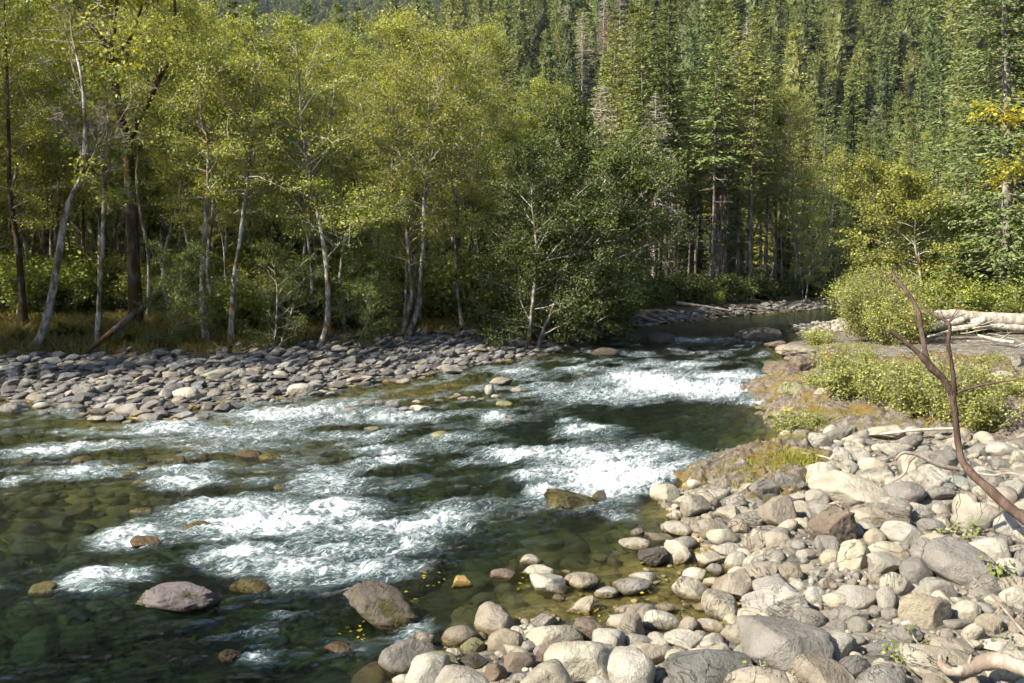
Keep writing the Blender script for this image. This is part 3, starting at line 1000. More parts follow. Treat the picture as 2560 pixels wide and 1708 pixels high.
def shrub(seed, H=2.5, W=2.0, stems=26, per=16, leaf=0.12, leafm='green_leaf', spread=0.2, yellow=0.08, narrow=0.72, out_lean=0.9):
    rng = np.random.RandomState(seed)
    sm, lm = MB(), MB()
    A = []
    for s in range(stems):
        az = rng.uniform(0, 6.283)
        rr = math.sqrt(rng.uniform()) * W * 0.4
        p0 = np.array([math.cos(az) * rr, math.sin(az) * rr, -0.1])
        d = np.array([math.cos(az) * out_lean * rng.uniform(0.1, 1), math.sin(az) * out_lean * rng.uniform(0.1, 1), 1.0])
        Q = wander(rng, p0, d, H * rng.uniform(0.65, 1.1), 7, 0.10, -0.02)
        sm.tube(Q, np.linspace(0.022, 0.006, 7), 4)
        for j in range(1, 7):
            A.append(Q[j])
            for e in range(2):
                T_ = wander(rng, Q[j], unit(d + rdir(rng, 1)[0] * 1.1), H * 0.2, 3, 0.2)
                sm.tube(T_, np.linspace(0.008, 0.004, 3), 3)
                A += [T_[1], T_[2]]
    A = np.array(A)
    V, Q, C = leaf_cloud(rng, A, per, spread, leaf, 0.8, yellow)
    V2 = V.reshape(-1, 4, 3)
    n = len(V2)
    lm.add(V, Q, None, C)
    return [('stems', sm.mesh('shrub_stems', M['twig'])), ('foliage', lm.mesh('shrub_foliage', M[leafm], False))]

M['twig'] = bark_mat('twig', (0.55, 0.51, 0.45), (0.30, 0.26, 0.21), (0.16, 0.10, 0.04), 0.2)

# ------------------------------------------------------------------ left bank: alder wood
LM = []      # landmark trees already standing: (x, y)
LANDMARKS['tree'] = [(at_y(341, 818, 46)[0], 46, 'dark forked tree'), (at_y(80, 872, 40)[0], 40, 'leaning bare grey trunk'), (at_y(243, 860, 42)[0], 42, 'slender white trunk'), (at_y(515, 850, 46)[0], 46, 'alder with a dark upper bend'), (at_y(800, 868, 45)[0], 45, 'white trunk above the cobble bar'), (at_y(1010, 838, 50)[0], 50, 'twin leaning trunks'), (at_y(1240, 838, 53)[0], 53, 'shaded shore stones'), (at_y(1440, 838, 60)[0], 60, 'overhanging green edge at the bend')]
def base_at(px, py):
    g = ground(px, py)
    return g
def local_path(base, pts, Y=None):
    """photo pixels -> points relative to base, in the upright plane through the base that faces the camera, with given depth offsets"""
    out = []
    for p in pts:
        dy = p[2] if len(p) > 2 else 0.0
        q = at_y(p[0], p[1], base[1] + dy)
        out.append(q - base)
    return out

# the big dark forked tree
b0 = base_at(341, 818)
tr = local_path(b0, [(341, 830), (336, 700), (330, 560), (322, 420), (318, 360), (296, 260), (282, 170), (277, 130), (288, 60), (296, -60, 0.5), (300, -160, 1.0)])
l1 = local_path(b0, [(318, 365), (340, 310), (370, 255), (405, 180, -1), (430, 140, -1), (440, 60, -1.5), (432, -40, -2)])
l2 = local_path(b0, [(278, 135), (250, 90), (212, 48), (190, 0, 1), (170, -60, 1.5)])
l3 = local_path(b0, [(290, 148), (325, 95), (350, 30), (362, -40, -1)])
thing('alder_tree', alder(11, 24, 0.34, trunk=tr, bark='mossy_bark', limbs=[(l1, 0.20, 0.06), (l2, 0.15, 0.05), (l3, 0.13, 0.04)], nbr=40, lo=0.62, width=3.4, leafm='alder_leaf', per=15, leaf=0.2), b0,
      label='big dark mossy trunk forking high, thickest tree on the left bank', cat='tree')
LM.append(b0)
# leaning pale tree at the left
b1 = base_at(80, 872)
tr = local_path(b1, [(75, 880), (105, 835), (130, 740), (150, 620), (165, 530), (190, 470), (208, 425), (212, 300), (203, 190, .5), (180, 90, 1), (176, 30, 1.2)])
thing('alder_tree', alder(12, 20, 0.20, trunk=tr, nbr=26, lo=0.45, width=2.6, dead=True, limbs=[(local_path(b1, [(210, 430), (235, 385), (262, 325)]), 0.06, 0.02), (local_path(b1, [(205, 425), (200, 370), (190, 330)]), 0.06, 0.02)]), b1,
      label='leaning bare grey trunk curving up from the grass edge, leftmost near tree', cat='tree')
LM.append(b1)
b2 = base_at(243, 860)
tr = local_path(b2, [(243, 868), (246, 800), (252, 690), (258, 560), (262, 440), (266, 360), (270, 290, .5), (262, 200, 1)])
thing('alder_tree', alder(13, 16, 0.145, trunk=tr, nbr=22, lo=0.45, width=1.9, per=6, leaf=0.18), b2, label='slender white trunk standing straight between the leaning tree and the dark fork', cat='tree')
LM.append(b2)
b3 = base_at(210, 790)
tr = local_path(b3, [(213, 800), (210, 700), (207, 600), (208, 500), (204, 420)])
thing('alder_tree', alder(14, 14, 0.20, trunk=tr, nbr=18, lo=0.4, width=2.2, dead=True, bark='mossy_bark'), b3, label='dark bare trunk with dead branches behind the leaning grey tree', cat='tree')
LM.append(b3)
b4 = base_at(60, 815)
tr = local_path(b4, [(62, 822), (56, 740), (48, 640), (40, 590), (25, 480), (22, 350), (18, 200), (12, 40), (5, -80)])
thing('alder_tree', alder(15, 20, 0.20, trunk=tr, nbr=34, lo=0.4, width=3.4, bark='mossy_bark'), b4, label='dark thin trunk at the left edge behind the leaning grey tree', cat='tree')
LM.append(b4)
b5 = base_at(515, 850)
tr = local_path(b5, [(515, 858), (508, 780), (506, 700), (510, 600), (518, 500), (521, 360), (505, 310), (500, 230), (496, 140)])
thing('alder_tree', alder(16, 17, 0.17, trunk=tr, nbr=30, lo=0.5, width=2.6), b5, label='grey alder trunk with a dark upper bend, right of the dark fork', cat='tree')
LM.append(b5)
b6 = base_at(575, 858)
tr = local_path(b6, [(575, 862), (582, 760), (586, 690), (600, 600), (612, 500), (622, 420), (632, 340), (640, 240), (650, 130)])
thing('alder_tree', alder(17, 18, 0.14, trunk=tr, nbr=34, lo=0.45, width=3.0), b6, label='pale trunk leaning rightward beside the shaded willow undergrowth on the left bank', cat='tree')
LM.append(b6)
b7 = base_at(800, 868)
tr = local_path(b7, [(800, 872), (820, 800), (818, 690), (812, 630), (800, 560), (778, 460), (765, 380), (752, 290), (748, 190), (735, 80)])
thing('alder_tree', alder(18, 19, 0.16, trunk=tr, nbr=38, lo=0.42, width=3.2, limbs=[(local_path(b7, [(812, 650), (850, 610), (865, 580)]), 0.06, 0.02)]), b7, label='white trunk leaning left above the cobble bar with a broken side branch', cat='tree')
LM.append(b7)
b8 = base_at(1020, 838)
tr = local_path(b8, [(1018, 845), (1040, 790), (1052, 720), (1058, 600), (1062, 480), (1068, 350), (1085, 240), (1100, 130)])
thing('alder_tree', alder(19, 19, 0.20, trunk=tr, nbr=40, lo=0.42, width=3.4), b8, label='dark leaning trunk on the sunlit grass above the bar, its twin beside it', cat='tree')
LM.append(b8)
b9 = base_at(1000, 838)
tr = local_path(b9, [(998, 845), (1015, 800), (1030, 730), (1022, 640), (1010, 500), (1000, 380), (990, 250)])
thing('alder_tree', alder(20, 17, 0.16, trunk=tr, nbr=30, lo=0.45, width=3.0), b9, label='thinner of the twin leaning trunks on the sunlit grass above the bar', cat='tree')
LM.append(b9)

ALD = [alder(30, 18, 0.125, (0.03, 0.0)), alder(31, 20, 0.135, (-0.05, 0.02), lo=0.38, width=3.0), alder(32, 16, 0.11, (0.08, 0.0), lo=0.3, width=2.6), alder(33, 19, 0.145, (0, 0.03), lo=0.28, width=3.3, nbr=42),
       alder(34, 17, 0.10, (-0.10, 0.0), lo=0.34, width=2.5, nbr=28), alder(35, 15, 0.115, (0.02, 0.02), lo=0.2, width=3.0, stems=2, nbr=42), alder(36, 21, 0.13, (0.02, -0.02), lo=0.45, width=2.9)]
rng = np.random.RandomState(5)
pts = []
def far_enough(p, lst, dmin):
    return all((p[0] - q[0]) ** 2 + (p[1] - q[1]) ** 2 > dmin * dmin for q in lst)
def px_of(p, z=1.4):
    return project(p[0], p[1], z)[0]
tries = 0
while len(pts) < 150 and tries < 9000:
    tries += 1
    x, y = rng.uniform(-62, 9), rng.uniform(38, 92)
    p = np.array([x, y])
    dl = dl_at(x, y)
    if wet_at(x, y): continue
    q = px_of(p)
    need = np.interp(q, [-300, 0, 400, 900, 1200, 1420], [13, 17, 15, 11.0, 7.5, 2.2])
    if q > 1500 or q < -420 or dl < need: continue
    if q > 1380 and y > 66: continue
    if 0 < q < 420 and dl < 22: continue
    if not far_enough(p, pts, 1.9) or not far_enough(p, LM, 2.0): continue
    pts.append(p)
for i, p in enumerate(pts):
    k = rng.randint(len(ALD))
    z = hz(p[0], p[1])
    # the crown line falls towards the river bend
    q = px_of(p)
    top = np.interp(q, [-300, 300, 450, 600, 750, 900, 1050, 1200, 1300, 1400, 1480], [-120, -90, 20, 80, 110, 120, 70, 110, 190, 260, 360]) + abs(rng.normal()) * 110
    s = (CAMZ + (HOR - top) / FPX * p[1] - z) / [18, 20, 16, 19, 17, 15, 21][k]
    s = min(max(s, 0.45), 1.3)
    thing('alder_tree', ALD[k], (p[0], p[1], z), rng.uniform(0, 6.28), s, relative('tree', ['straight', 'left-leaning', 'right-leaning', 'broad', 'thin leaning', 'twin-stemmed', 'tall'][k] + ' pale-barked alder ' + ['', 'deep in the wood '][int(p[1] > 62)], p[0], p[1]), 'tree', 'alders of the left bank wood')
# the wood goes on along the bank beyond the left edge of the picture and shades the bar
k = 0
while k < 28:
    x, y = rng.uniform(-58, -24), rng.uniform(20, 42)
    if wet_at(x, y) or not (1.5 < dl_at(x, y) < 17) or px_of((x, y)) > -200 or not far_enough((x, y), pts, 2.6): continue
    pts.append(np.array([x, y]))
    k += 1
    thing('alder_tree', ALD[rng.randint(len(ALD))], (x, y, hz(x, y)), rng.uniform(0, 6.28), rng.uniform(0.9, 1.2), 'alder beyond the left edge that shades the cobble bar', 'tree', 'alders beyond the left edge')
# a few tall trees on the near bank, left of the camera, whose shade falls on the lower left water
for i, (x, y) in enumerate([(-20, 2.0), (-23, 0.5), (-26, -1.0), (-29, -2.5), (-24, -3.0), (-19, -1.5)]):
    thing('alder_tree', ALD[[1, 3, 6, 0, 3, 6][i]], (x, y, hz(x, max(y, 3.2))), i * 1.2, 0.8, 'alder on the near bank beyond the left edge, shading the lower left water', 'tree', 'alders on the near bank beyond the left edge')
# overhanging green edge at the bend and along the bank
OV = [alder(40, 9, 0.12, (0.22, -0.12), lo=0.05, width=3.4, nbr=34, stems=2, leafm='shaded_leaf', per=28, leaf=0.13, yellow=0.03), alder(41, 8, 0.11, (0.25, -0.2), lo=0.05, width=3.2, nbr=34, leafm='shaded_leaf', per=28, leaf=0.13, yellow=0.03)]
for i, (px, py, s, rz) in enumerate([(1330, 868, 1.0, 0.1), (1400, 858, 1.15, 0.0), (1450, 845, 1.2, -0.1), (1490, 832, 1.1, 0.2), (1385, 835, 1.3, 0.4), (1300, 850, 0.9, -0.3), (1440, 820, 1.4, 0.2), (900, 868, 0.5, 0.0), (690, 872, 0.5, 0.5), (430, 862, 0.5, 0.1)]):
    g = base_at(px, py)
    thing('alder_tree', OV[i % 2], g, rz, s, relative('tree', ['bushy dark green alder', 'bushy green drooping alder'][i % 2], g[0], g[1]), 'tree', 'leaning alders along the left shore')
# understorey
SH = [shrub(50, 2.6, 2.4, 22, 12, 0.17), shrub(51, 2.0, 2.6, 24, 12, 0.16), shrub(52, 3.2, 2.2, 20, 14, 0.18, 'alder_leaf')]
n = 0
spts = []
tries = 0
while n < 95 and tries < 5000:
    tries += 1
    x, y = rng.uniform(-55, 8), rng.uniform(40, 84)
    p = np.array([x, y])
    if wet_at(x, y): continue
    dl = dl_at(x, y)
    q = px_of(p)
    need = np.interp(q, [-300, 0, 350, 420, 900, 1200, 1420], [22, 26, 24, 14, 12.0, 8.5, 3.0])
    if q > 1480 or q < -300 or dl < need: continue
    if 930 < q < 1150 and dl < 22: continue
    if not far_enough(p, spts, 1.7): continue
    spts.append(p)
    n += 1
    thing('shrub', SH[n % 3], (x, y, hz(x, y)), rng.uniform(0, 6.28), rng.uniform(0.7, 1.5), relative('tree', ['upright', 'low spreading', 'tall yellow-green'][n % 3] + ' undergrowth shrub', x, y), 'shrub', 'undergrowth shrubs of the left bank wood')

# ------------------------------------------------------------------ conifers
# the dark stand with pale trunks at the bend
STAND = [conifer(60, 27, 2.6, 0.38, 34, 7, 14, 0.62, 0.20, bare=26, gaps=0.2, fan=0.35, cw=0.36), conifer(61, 25, 2.3, 0.45, 30, 7, 14, 0.6, 0.17, bare=30, gaps=0.2, fan=0.35, cw=0.36), conifer(62, 29, 2.8, 0.42, 34, 7, 14, 0.62, 0.22, bare=22, gaps=0.2, fan=0.35, cw=0.36)]
for nm, me in sum(STAND, []):
    pass
stand_pts = []
tries = 0
while len(stand_pts) < 46 and tries < 4000:
    tries += 1
    q, y = rng.uniform(1500, 1950), rng.uniform(84, 112)
    x = (q - CX) / FPX * y
    p = np.array([x, y])
    dl = dl_at(x, y)
    if wet_at(x, y) or dl < 4.5 or not far_enough(p, stand_pts, 1.8): continue
    stand_pts.append(p)
    thing('fir_tree', STAND[rng.randint(3)], (x, y, hz(x, y)), rng.uniform(0, 6.28), rng.uniform(0.8, 1.05), 'tall slim fir with a long bare pale trunk in the stand at the river bend', 'tree', 'slim firs of the stand at the bend', tilt=(rng.normal() * 0.02, rng.normal() * 0.02))
TALL = [conifer(66, 31, 3.6, 0.10, 44, 8, 18, 0.62, 0.3, fan=0.36, cw=0.36, heart=0.3), conifer(67, 28, 3.4, 0.10, 42, 8, 18, 0.62, 0.3, fan=0.36, cw=0.36, heart=0.3)]
for i, (px, Y, s_) in enumerate([(545, 92, 1.0), (600, 96, 1.05), (650, 90, 0.98), (735, 98, 1.0), (780, 95, .95), (860, 92, 1.0), (905, 100, .95), (470, 94, 1.0), (1120, 100, .8), (1010, 104, .8), (380, 96, 1.0), (130, 92, 1.0), (1240, 98, .75)]):
    x = (px - CX) / FPX * Y
    thing('spruce_tree', TALL[i % 2], (x, Y, hz(x, Y)), i * 0.9, s_, relative('tree', 'tall dark spruce', x, Y), 'tree', 'dark spruces behind the alder wood')
# dead ones standing out against the forest
for px, py, top, Y, sd, W_, lab in [(1632, 745, 235, 83, 70, 2.6, 'tall dead fir, bare drooping branches, in front of the dark stand at the bend'), (1498, 700, 215, 78, 71, 2.4, 'pale dead fir with feathery bare twigs left of the tall dead one')]:
    x = (px - CX) / FPX * Y
    z = hz(x, Y)
    H = at_y(px, top, Y)[2] - z
    thing('dead_tree', snag(sd, H, W_, 0.2, 0.3, 150, 'dead_pale', 7), (x, Y, z), 0, 1, lab, 'tree')
# hillside firs: near ones one by one, the rest as one mass
FIR = [conifer(80, 22, 4.0, 0.05, 40, 9, 15, 0.74, 0.26, fan=0.32, cw=0.36, heart=0.4, power=0.6), conifer(81, 19, 3.9, 0.04, 36, 9, 15, 0.74, 0.26, droop=0.4, fan=0.32, cw=0.36, heart=0.4, power=0.55), conifer(82, 26, 4.2, 0.08, 42, 9, 15, 0.76, 0.3, droop=0.15, fan=0.32, cw=0.36, heart=0.4, power=0.65), conifer(83, 16, 3.8, 0.03, 32, 9, 15, 0.72, 0.22, power=0.5, fan=0.32, cw=0.36, heart=0.4), conifer(84, 24, 3.4, 0.08, 42, 9, 15, 0.7, 0.26, power=0.8, fan=0.32, cw=0.36, heart=0.4)]
FARF = [conifer(90, 20, 4.3, 0.05, 34, 9, 13, 0.9, 0.26, power=0.55, fan=0.32, cw=0.38, heart=0.5), conifer(91, 17, 4.1, 0.04, 30, 9, 13, 0.88, 0.26, droop=0.4, power=0.5, fan=0.32, cw=0.38, heart=0.5), conifer(92, 24, 4.3, 0.06, 36, 9, 13, 0.9, 0.26, power=0.65, fan=0.32, cw=0.38, heart=0.5), conifer(93, 14, 3.8, 0.04, 28, 9, 13, 0.86, 0.26, power=0.48, fan=0.32, cw=0.38, heart=0.5), conifer(94, 22, 3.6, 0.06, 34, 9, 13, 0.86, 0.26, power=0.6, fan=0.32, cw=0.38, heart=0.5)]
cand = []
tries = 0
grid = {}
def ok_grid(p, dm):
    k = (int(p[0] // dm), int(p[1] // dm))
    for a in (-1, 0, 1):
        for b_ in (-1, 0, 1):
            for q in grid.get((k[0] + a, k[1] + b_), ()):
                if (p[0] - q[0]) ** 2 + (p[1] - q[1]) ** 2 < dm * dm: return False
    grid.setdefault(k, []).append(p)
    return True
NC = 34000
rx = rng.uniform(-0.58, 0.58, NC)
ry = np.sqrt(rng.uniform(92 ** 2, 330 ** 2, NC))
rx = rx * ry
zz = height(rx, ry)
dLr = seg_dist(rx, ry, LEFT)
dRr = seg_dist(rx, ry, RIGHT)
insr = inside(rx, ry, POLY)
for x, y, z, dl_, dr_, ii in zip(rx, ry, zz, dLr, dRr, insr):
    if ii or min(dl_, dr_) < 6: continue
    q = px_of((x, y), z)
    if q < 1500 and y < 100: continue
    if 1480 < q < 1960 and y < 114: continue
    if 1960 <= q < 2130 and y < 120: continue
    if not ok_grid((x, y), 5.9 if y > 150 else 6.2): continue
    cand.append((y, x, z))
cand.sort()
near, far = cand[:240], cand[240:]
LANDMARKS['fir'] = [(at_y(q_, 500, 130)[0], 130, nm_) for q_, nm_ in ((500, 'dark forked tree'), (900, 'white trunk above the cobble bar'), (1250, 'alders nearest the bend'), (1498, 'pale dead fir'), (1632, 'tall dead fir'), (1868, 'round brownish maple'), (2000, 'far bend alders'), (2150, 'shaded gap at the bend'), (2330, 'arching alder'), (2500, 'tall pale-trunked spruce'))]
for (y, x, z) in near:
    thing('fir_tree', FIR[rng.randint(5)], (x, y, z), rng.uniform(0, 6.28), rng.uniform(0.7, 1.15), relative('fir', 'conical fir on the lower slope', x, y + 200 if y > 130 else y), 'tree', 'firs of the lower slope')
print('hill trees', len(cand))

def scatter(name, pts, protos, label, cat, smin, smax, seed):
    """one mass of plants: points that carry copies"""
    coll = bpy.data.collections.new(name + '_kinds')
    for k, parts in enumerate(protos):
        mb = bmesh.new()
        mats = []
        me_all = bpy.data.meshes.new(name + '_kind')
        Vs, Fq, C, mi, n0 = [], [], [], [], 0
        for nm, me in parts:
            nv = len(me.vertices)
            co = np.zeros(nv * 3, np.float32)
            me.vertices.foreach_get('co', co)
            lp = np.zeros(len(me.loops), np.int32)
            me.loops.foreach_get('vertex_index', lp)
            Fq.append(lp.reshape(-1, 4) + n0)
            cc = np.zeros(nv * 4, np.float32)
            me.color_attributes['Col'].data.foreach_get('color', cc)
            C.append(cc.reshape(-1, 4)[:, :3])
            Vs.append(co.reshape(-1, 3))
            mi += [len(mats)] * (len(lp) // 4)
            mats.append(me.materials[0])
            n0 += nv
        me_all = mk_mesh(name + '_kind', np.vstack(Vs), [np.vstack(Fq)], None, False, np.vstack(C))
        for m in mats: me_all.materials.append(m)
        me_all.polygons.foreach_set('material_index', np.array(mi, np.int32))
        mb.free()
        coll.objects.link(bpy.data.objects.new(name + '_kind', me_all))
    me = bpy.data.meshes.new(name)
    me.from_pydata([tuple(p) for p in pts], [], [])
    o = link(name, me)
    ng = bpy.data.node_groups.new(name, 'GeometryNodeTree')
    ng.interface.new_socket('Geometry', in_out='INPUT', socket_type='NodeSocketGeometry')
    ng.interface.new_socket('Geometry', in_out='OUTPUT', socket_type='NodeSocketGeometry')
    N, L = ng.nodes, ng.links
    gi, go = N.new('NodeGroupInput'), N.new('NodeGroupOutput')
    ip = N.new('GeometryNodeInstanceOnPoints')
    ci = N.new('GeometryNodeCollectionInfo')
    ci.inputs['Collection'].default_value = coll
    ci.inputs['Separate Children'].default_value = True
    ci.inputs['Reset Children'].default_value = True
    ip.inputs['Pick Instance'].default_value = True
    ri = N.new('FunctionNodeRandomValue')
    ri.data_type = 'INT'
    ri.inputs['Min'].default_value, ri.inputs['Max'].default_value = 0, len(protos) - 1
    rr_ = N.new('FunctionNodeRandomValue')
    rr_.data_type = 'FLOAT_VECTOR'
    rr_.inputs['Min'].default_value = (-0.03, -0.03, 0)
    rr_.inputs['Max'].default_value = (0.03, 0.03, 6.28)
    rs = N.new('FunctionNodeRandomValue')
    rs.data_type = 'FLOAT'
    fmin = [s for s in rs.inputs if s.name == 'Min' and s.type == 'VALUE'][0]
    fmax = [s for s in rs.inputs if s.name == 'Max' and s.type == 'VALUE'][0]
    fmin.default_value, fmax.default_value = smin, smax
    imin = [s for s in ri.inputs if s.name == 'Min' and s.type == 'INT'][0]
    imax = [s for s in ri.inputs if s.name == 'Max' and s.type == 'INT'][0]
    imin.default_value, imax.default_value = 0, len(protos) - 1
    for k, x in enumerate((ri, rr_, rs)):
        [s for s in x.inputs if s.name == 'Seed'][0].default_value = seed + k
    def outp(n, t): return [s for s in n.outputs if s.type == t][0]
    L.new(gi.outputs[0], ip.inputs['Points'])
    L.new(ci.outputs[0], ip.inputs['Instance'])
    L.new(outp(ri, 'INT'), ip.inputs['Instance Index'])
    L.new(outp(rr_, 'VECTOR'), ip.inputs['Rotation'])
    L.new(outp(rs, 'VALUE'), ip.inputs['Scale'])
    L.new(ip.outputs[0], go.inputs[0])
    md = o.modifiers.new('scatter', 'NODES')
    md.node_group = ng
    tag(o, label, cat, kind='stuff')
    return o
scatter('hillside_forest', [(x, y, z - 0.3) for y, x, z in far], FARF, 'dense fir forest covering the upper hillside', 'forest', 0.62, 1.25, 3)
# ------------------------------------------------------------------ stones
def ico(sub):
    bm = bmesh.new()
    bmesh.ops.create_icosphere(bm, subdivisions=sub, radius=1.0)
    V = np.array([v.co[:] for v in bm.verts])
    T = np.array([[v.index for v in f.verts] for f in bm.faces])
    bm.free()
    return V, T
ICO = {k: ico(k) for k in (1, 2, 3, 4, 5)}
def rock_shape(seed, sub, cuts=5, cut_lo=0.6, cut_hi=0.9, lump=0.10, grain=0.02, crisp=0.9, layers=0.0):
    rng = np.random.RandomState(seed)
    P, T = ICO[sub]
    P = P.copy()
    off = rng.uniform(-50, 50, 3)
    P = P * (1 + lump * fbm(P * 0.9 + off, 3))[:, None]
    for k in range(cuts):
        n = rdir(rng, 1)[0]
        n[2] *= 0.8
        n = unit(n)
        o = rng.uniform(cut_lo, cut_hi)
        d = P @ n - o
        P = P - n * (np.clip(d, 0, None) * crisp)[:, None]
    if layers:
        n = unit(rng.normal(size=3) * np.array([0.6, 0.6, 1]))
        h = P @ n
        P = P * (1 + layers * (np.abs(((h * 5 + fbm(P * 2 + off, 2)) % 1.0) - 0.5) - 0.25))[:, None]
    P = P * (1 + grain * fbm(P * 4.5 + off, 4) + 0.5 * grain * np.abs(fbm(P * 9 + off, 2)))[:, None]
    lo, hi = P.min(0), P.max(0)
    P = (P - (lo + hi) / 2) / (hi - lo)
    return P, T
def rock_mesh(*a, **k):
    P, T = rock_shape(*a, **k)
    return mk_mesh('stone', P, [T], M['rock'], True, np.ones((len(P), 3)))
SMOOTH = [rock_mesh(100 + i, 4, 5, 0.6, 0.9, 0.16, 0.02, 0.88) for i in range(10)]
BLOCKY = [rock_mesh(120 + i, 4, 10, 0.5, 0.78, 0.14, 0.04, 0.97) for i in range(8)]
ROUGH = [rock_mesh(140 + i, 5, 8, 0.55, 0.85, 0.16, 0.06, 0.95, 0.10) for i in range(4)]
SLAB = [rock_mesh(150 + i, 4, 6, 0.5, 0.8, 0.10, 0.03, 0.95, 0.06) for i in range(3)]
COB = [rock_mesh(160 + i, 3, 5 + (i % 3) * 3, 0.5, 0.85, 0.14, 0.02, 0.95) for i in range(14)]
KIND = {'s': SMOOTH, 'b': BLOCKY, 'r': ROUGH, 'l': SLAB, 'c': COB}

PALE, GREY, TAN, CREAM, BROWN, DARK, OLIVE, DKGREY, RUST = (0.43, 0.40, 0.33), (0.27, 0.25, 0.215), (0.33, 0.285, 0.22), (0.46, 0.415, 0.315), (0.20, 0.155, 0.115), (0.11, 0.095, 0.08), (0.24, 0.23, 0.12), (0.18, 0.172, 0.16), (0.40, 0.26, 0.09)
LANDMARKS['stone'] = []
placed = []     # (x, y, radius) of stones already lying
def size_word(r):
    return 'small ' if r < 0.16 else ('' if r < 0.32 else 'large ')
def stone_word(c):
    m, w = sum(c) / 3, c[0] / max(c[2], 1e-3)
    if m > 0.37: return 'cream' if w > 1.3 else 'pale'
    if w > 1.75: return 'olive'
    if m < 0.15: return 'dark'
    if w > 1.33: return 'tan' if m > 0.22 else 'brown'
    return 'grey' if m > 0.22 else 'dark grey'
def set_stone(px, py, w, h, colr, kind='s', name='boulder', label=None, group=None, moss=0.0, wet=False, roll=0.0, sink=0.30, deep=0.85, seed=0, cat='rock'):
    rng = np.random.RandomState(int(px * 7 + py * 13 + seed) % 100000)
    g = ground(px, py + h * 0.25)
    for _ in range(3):
        zc = g[1] * _cp
        ww, hh = w / FPX * zc, h / FPX * zc
        e = math.atan2(CAMZ - g[2], g[1])
        sy = ww * deep * rng.uniform(0.85, 1.1)
        sz = max((hh - 0.5 * sy * math.sin(e)) / math.cos(e) * 1.12, 0.42 * ww)
        sz = min(sz, 1.3 * max(ww, sy))
        # the middle of the stone lies on the sight line, its lower part in the ground
        d = ray(px, py)
        zlift = sz * (0.5 - sink)
        q = ground(px, py, zlift)
        g = np.array([q[0], q[1], q[2] - zlift])
    me = KIND[kind][rng.randint(len(KIND[kind]))]
    o = link(name, me, None, (q[0], q[1], q[2]), None, (ww * 1.04, sy, sz))
    yaw = rng.uniform(-0.35, 0.35) + (math.pi if rng.uniform() < 0.5 else 0)
    o.rotation_euler = (rng.normal() * 0.06, roll + rng.normal() * 0.05, yaw)
    if wet:
        o.material_slots[0].link = 'OBJECT'
        o.material_slots[0].material = M['wet_rock']
    v = rng.uniform(0.9, 1.1)
    o.color = (colr[0] * v, colr[1] * v, colr[2] * v * rng.uniform(0.94, 1.04), 1 - moss)
    if group is not None:
        label = relative('stone', size_word(ww / 2) + stone_word(colr) + ' stone', q[0], q[1])
    tag(o, label, cat, group)
    placed.append((q[0], q[1], 0.5 * max(ww, sy)))
    if group is None:
        LANDMARKS['stone'].append((q[0], q[1], short(label)))
    return o
C3 = lambda x, y, w, h: (1660 + .383 * x, 1108 + .383 * y, .383 * w, .383 * h)
C2 = lambda x, y, w, h: (800 + .383 * x, 1108 + .383 * y, .383 * w, .383 * h)
C1 = lambda x, y, w, h: (.383 * x, 1108 + .383 * y, .383 * w, .383 * h)
C4 = lambda x, y, w, h: (.383 * x, 500 + .383 * y, .383 * w, .383 * h)
C5 = lambda x, y, w, h: (800 + .383 * x, 500 + .383 * y, .383 * w, .383 * h)
C6 = lambda x, y, w, h: (1660 + .383 * x, 500 + .383 * y, .383 * w, .383 * h)

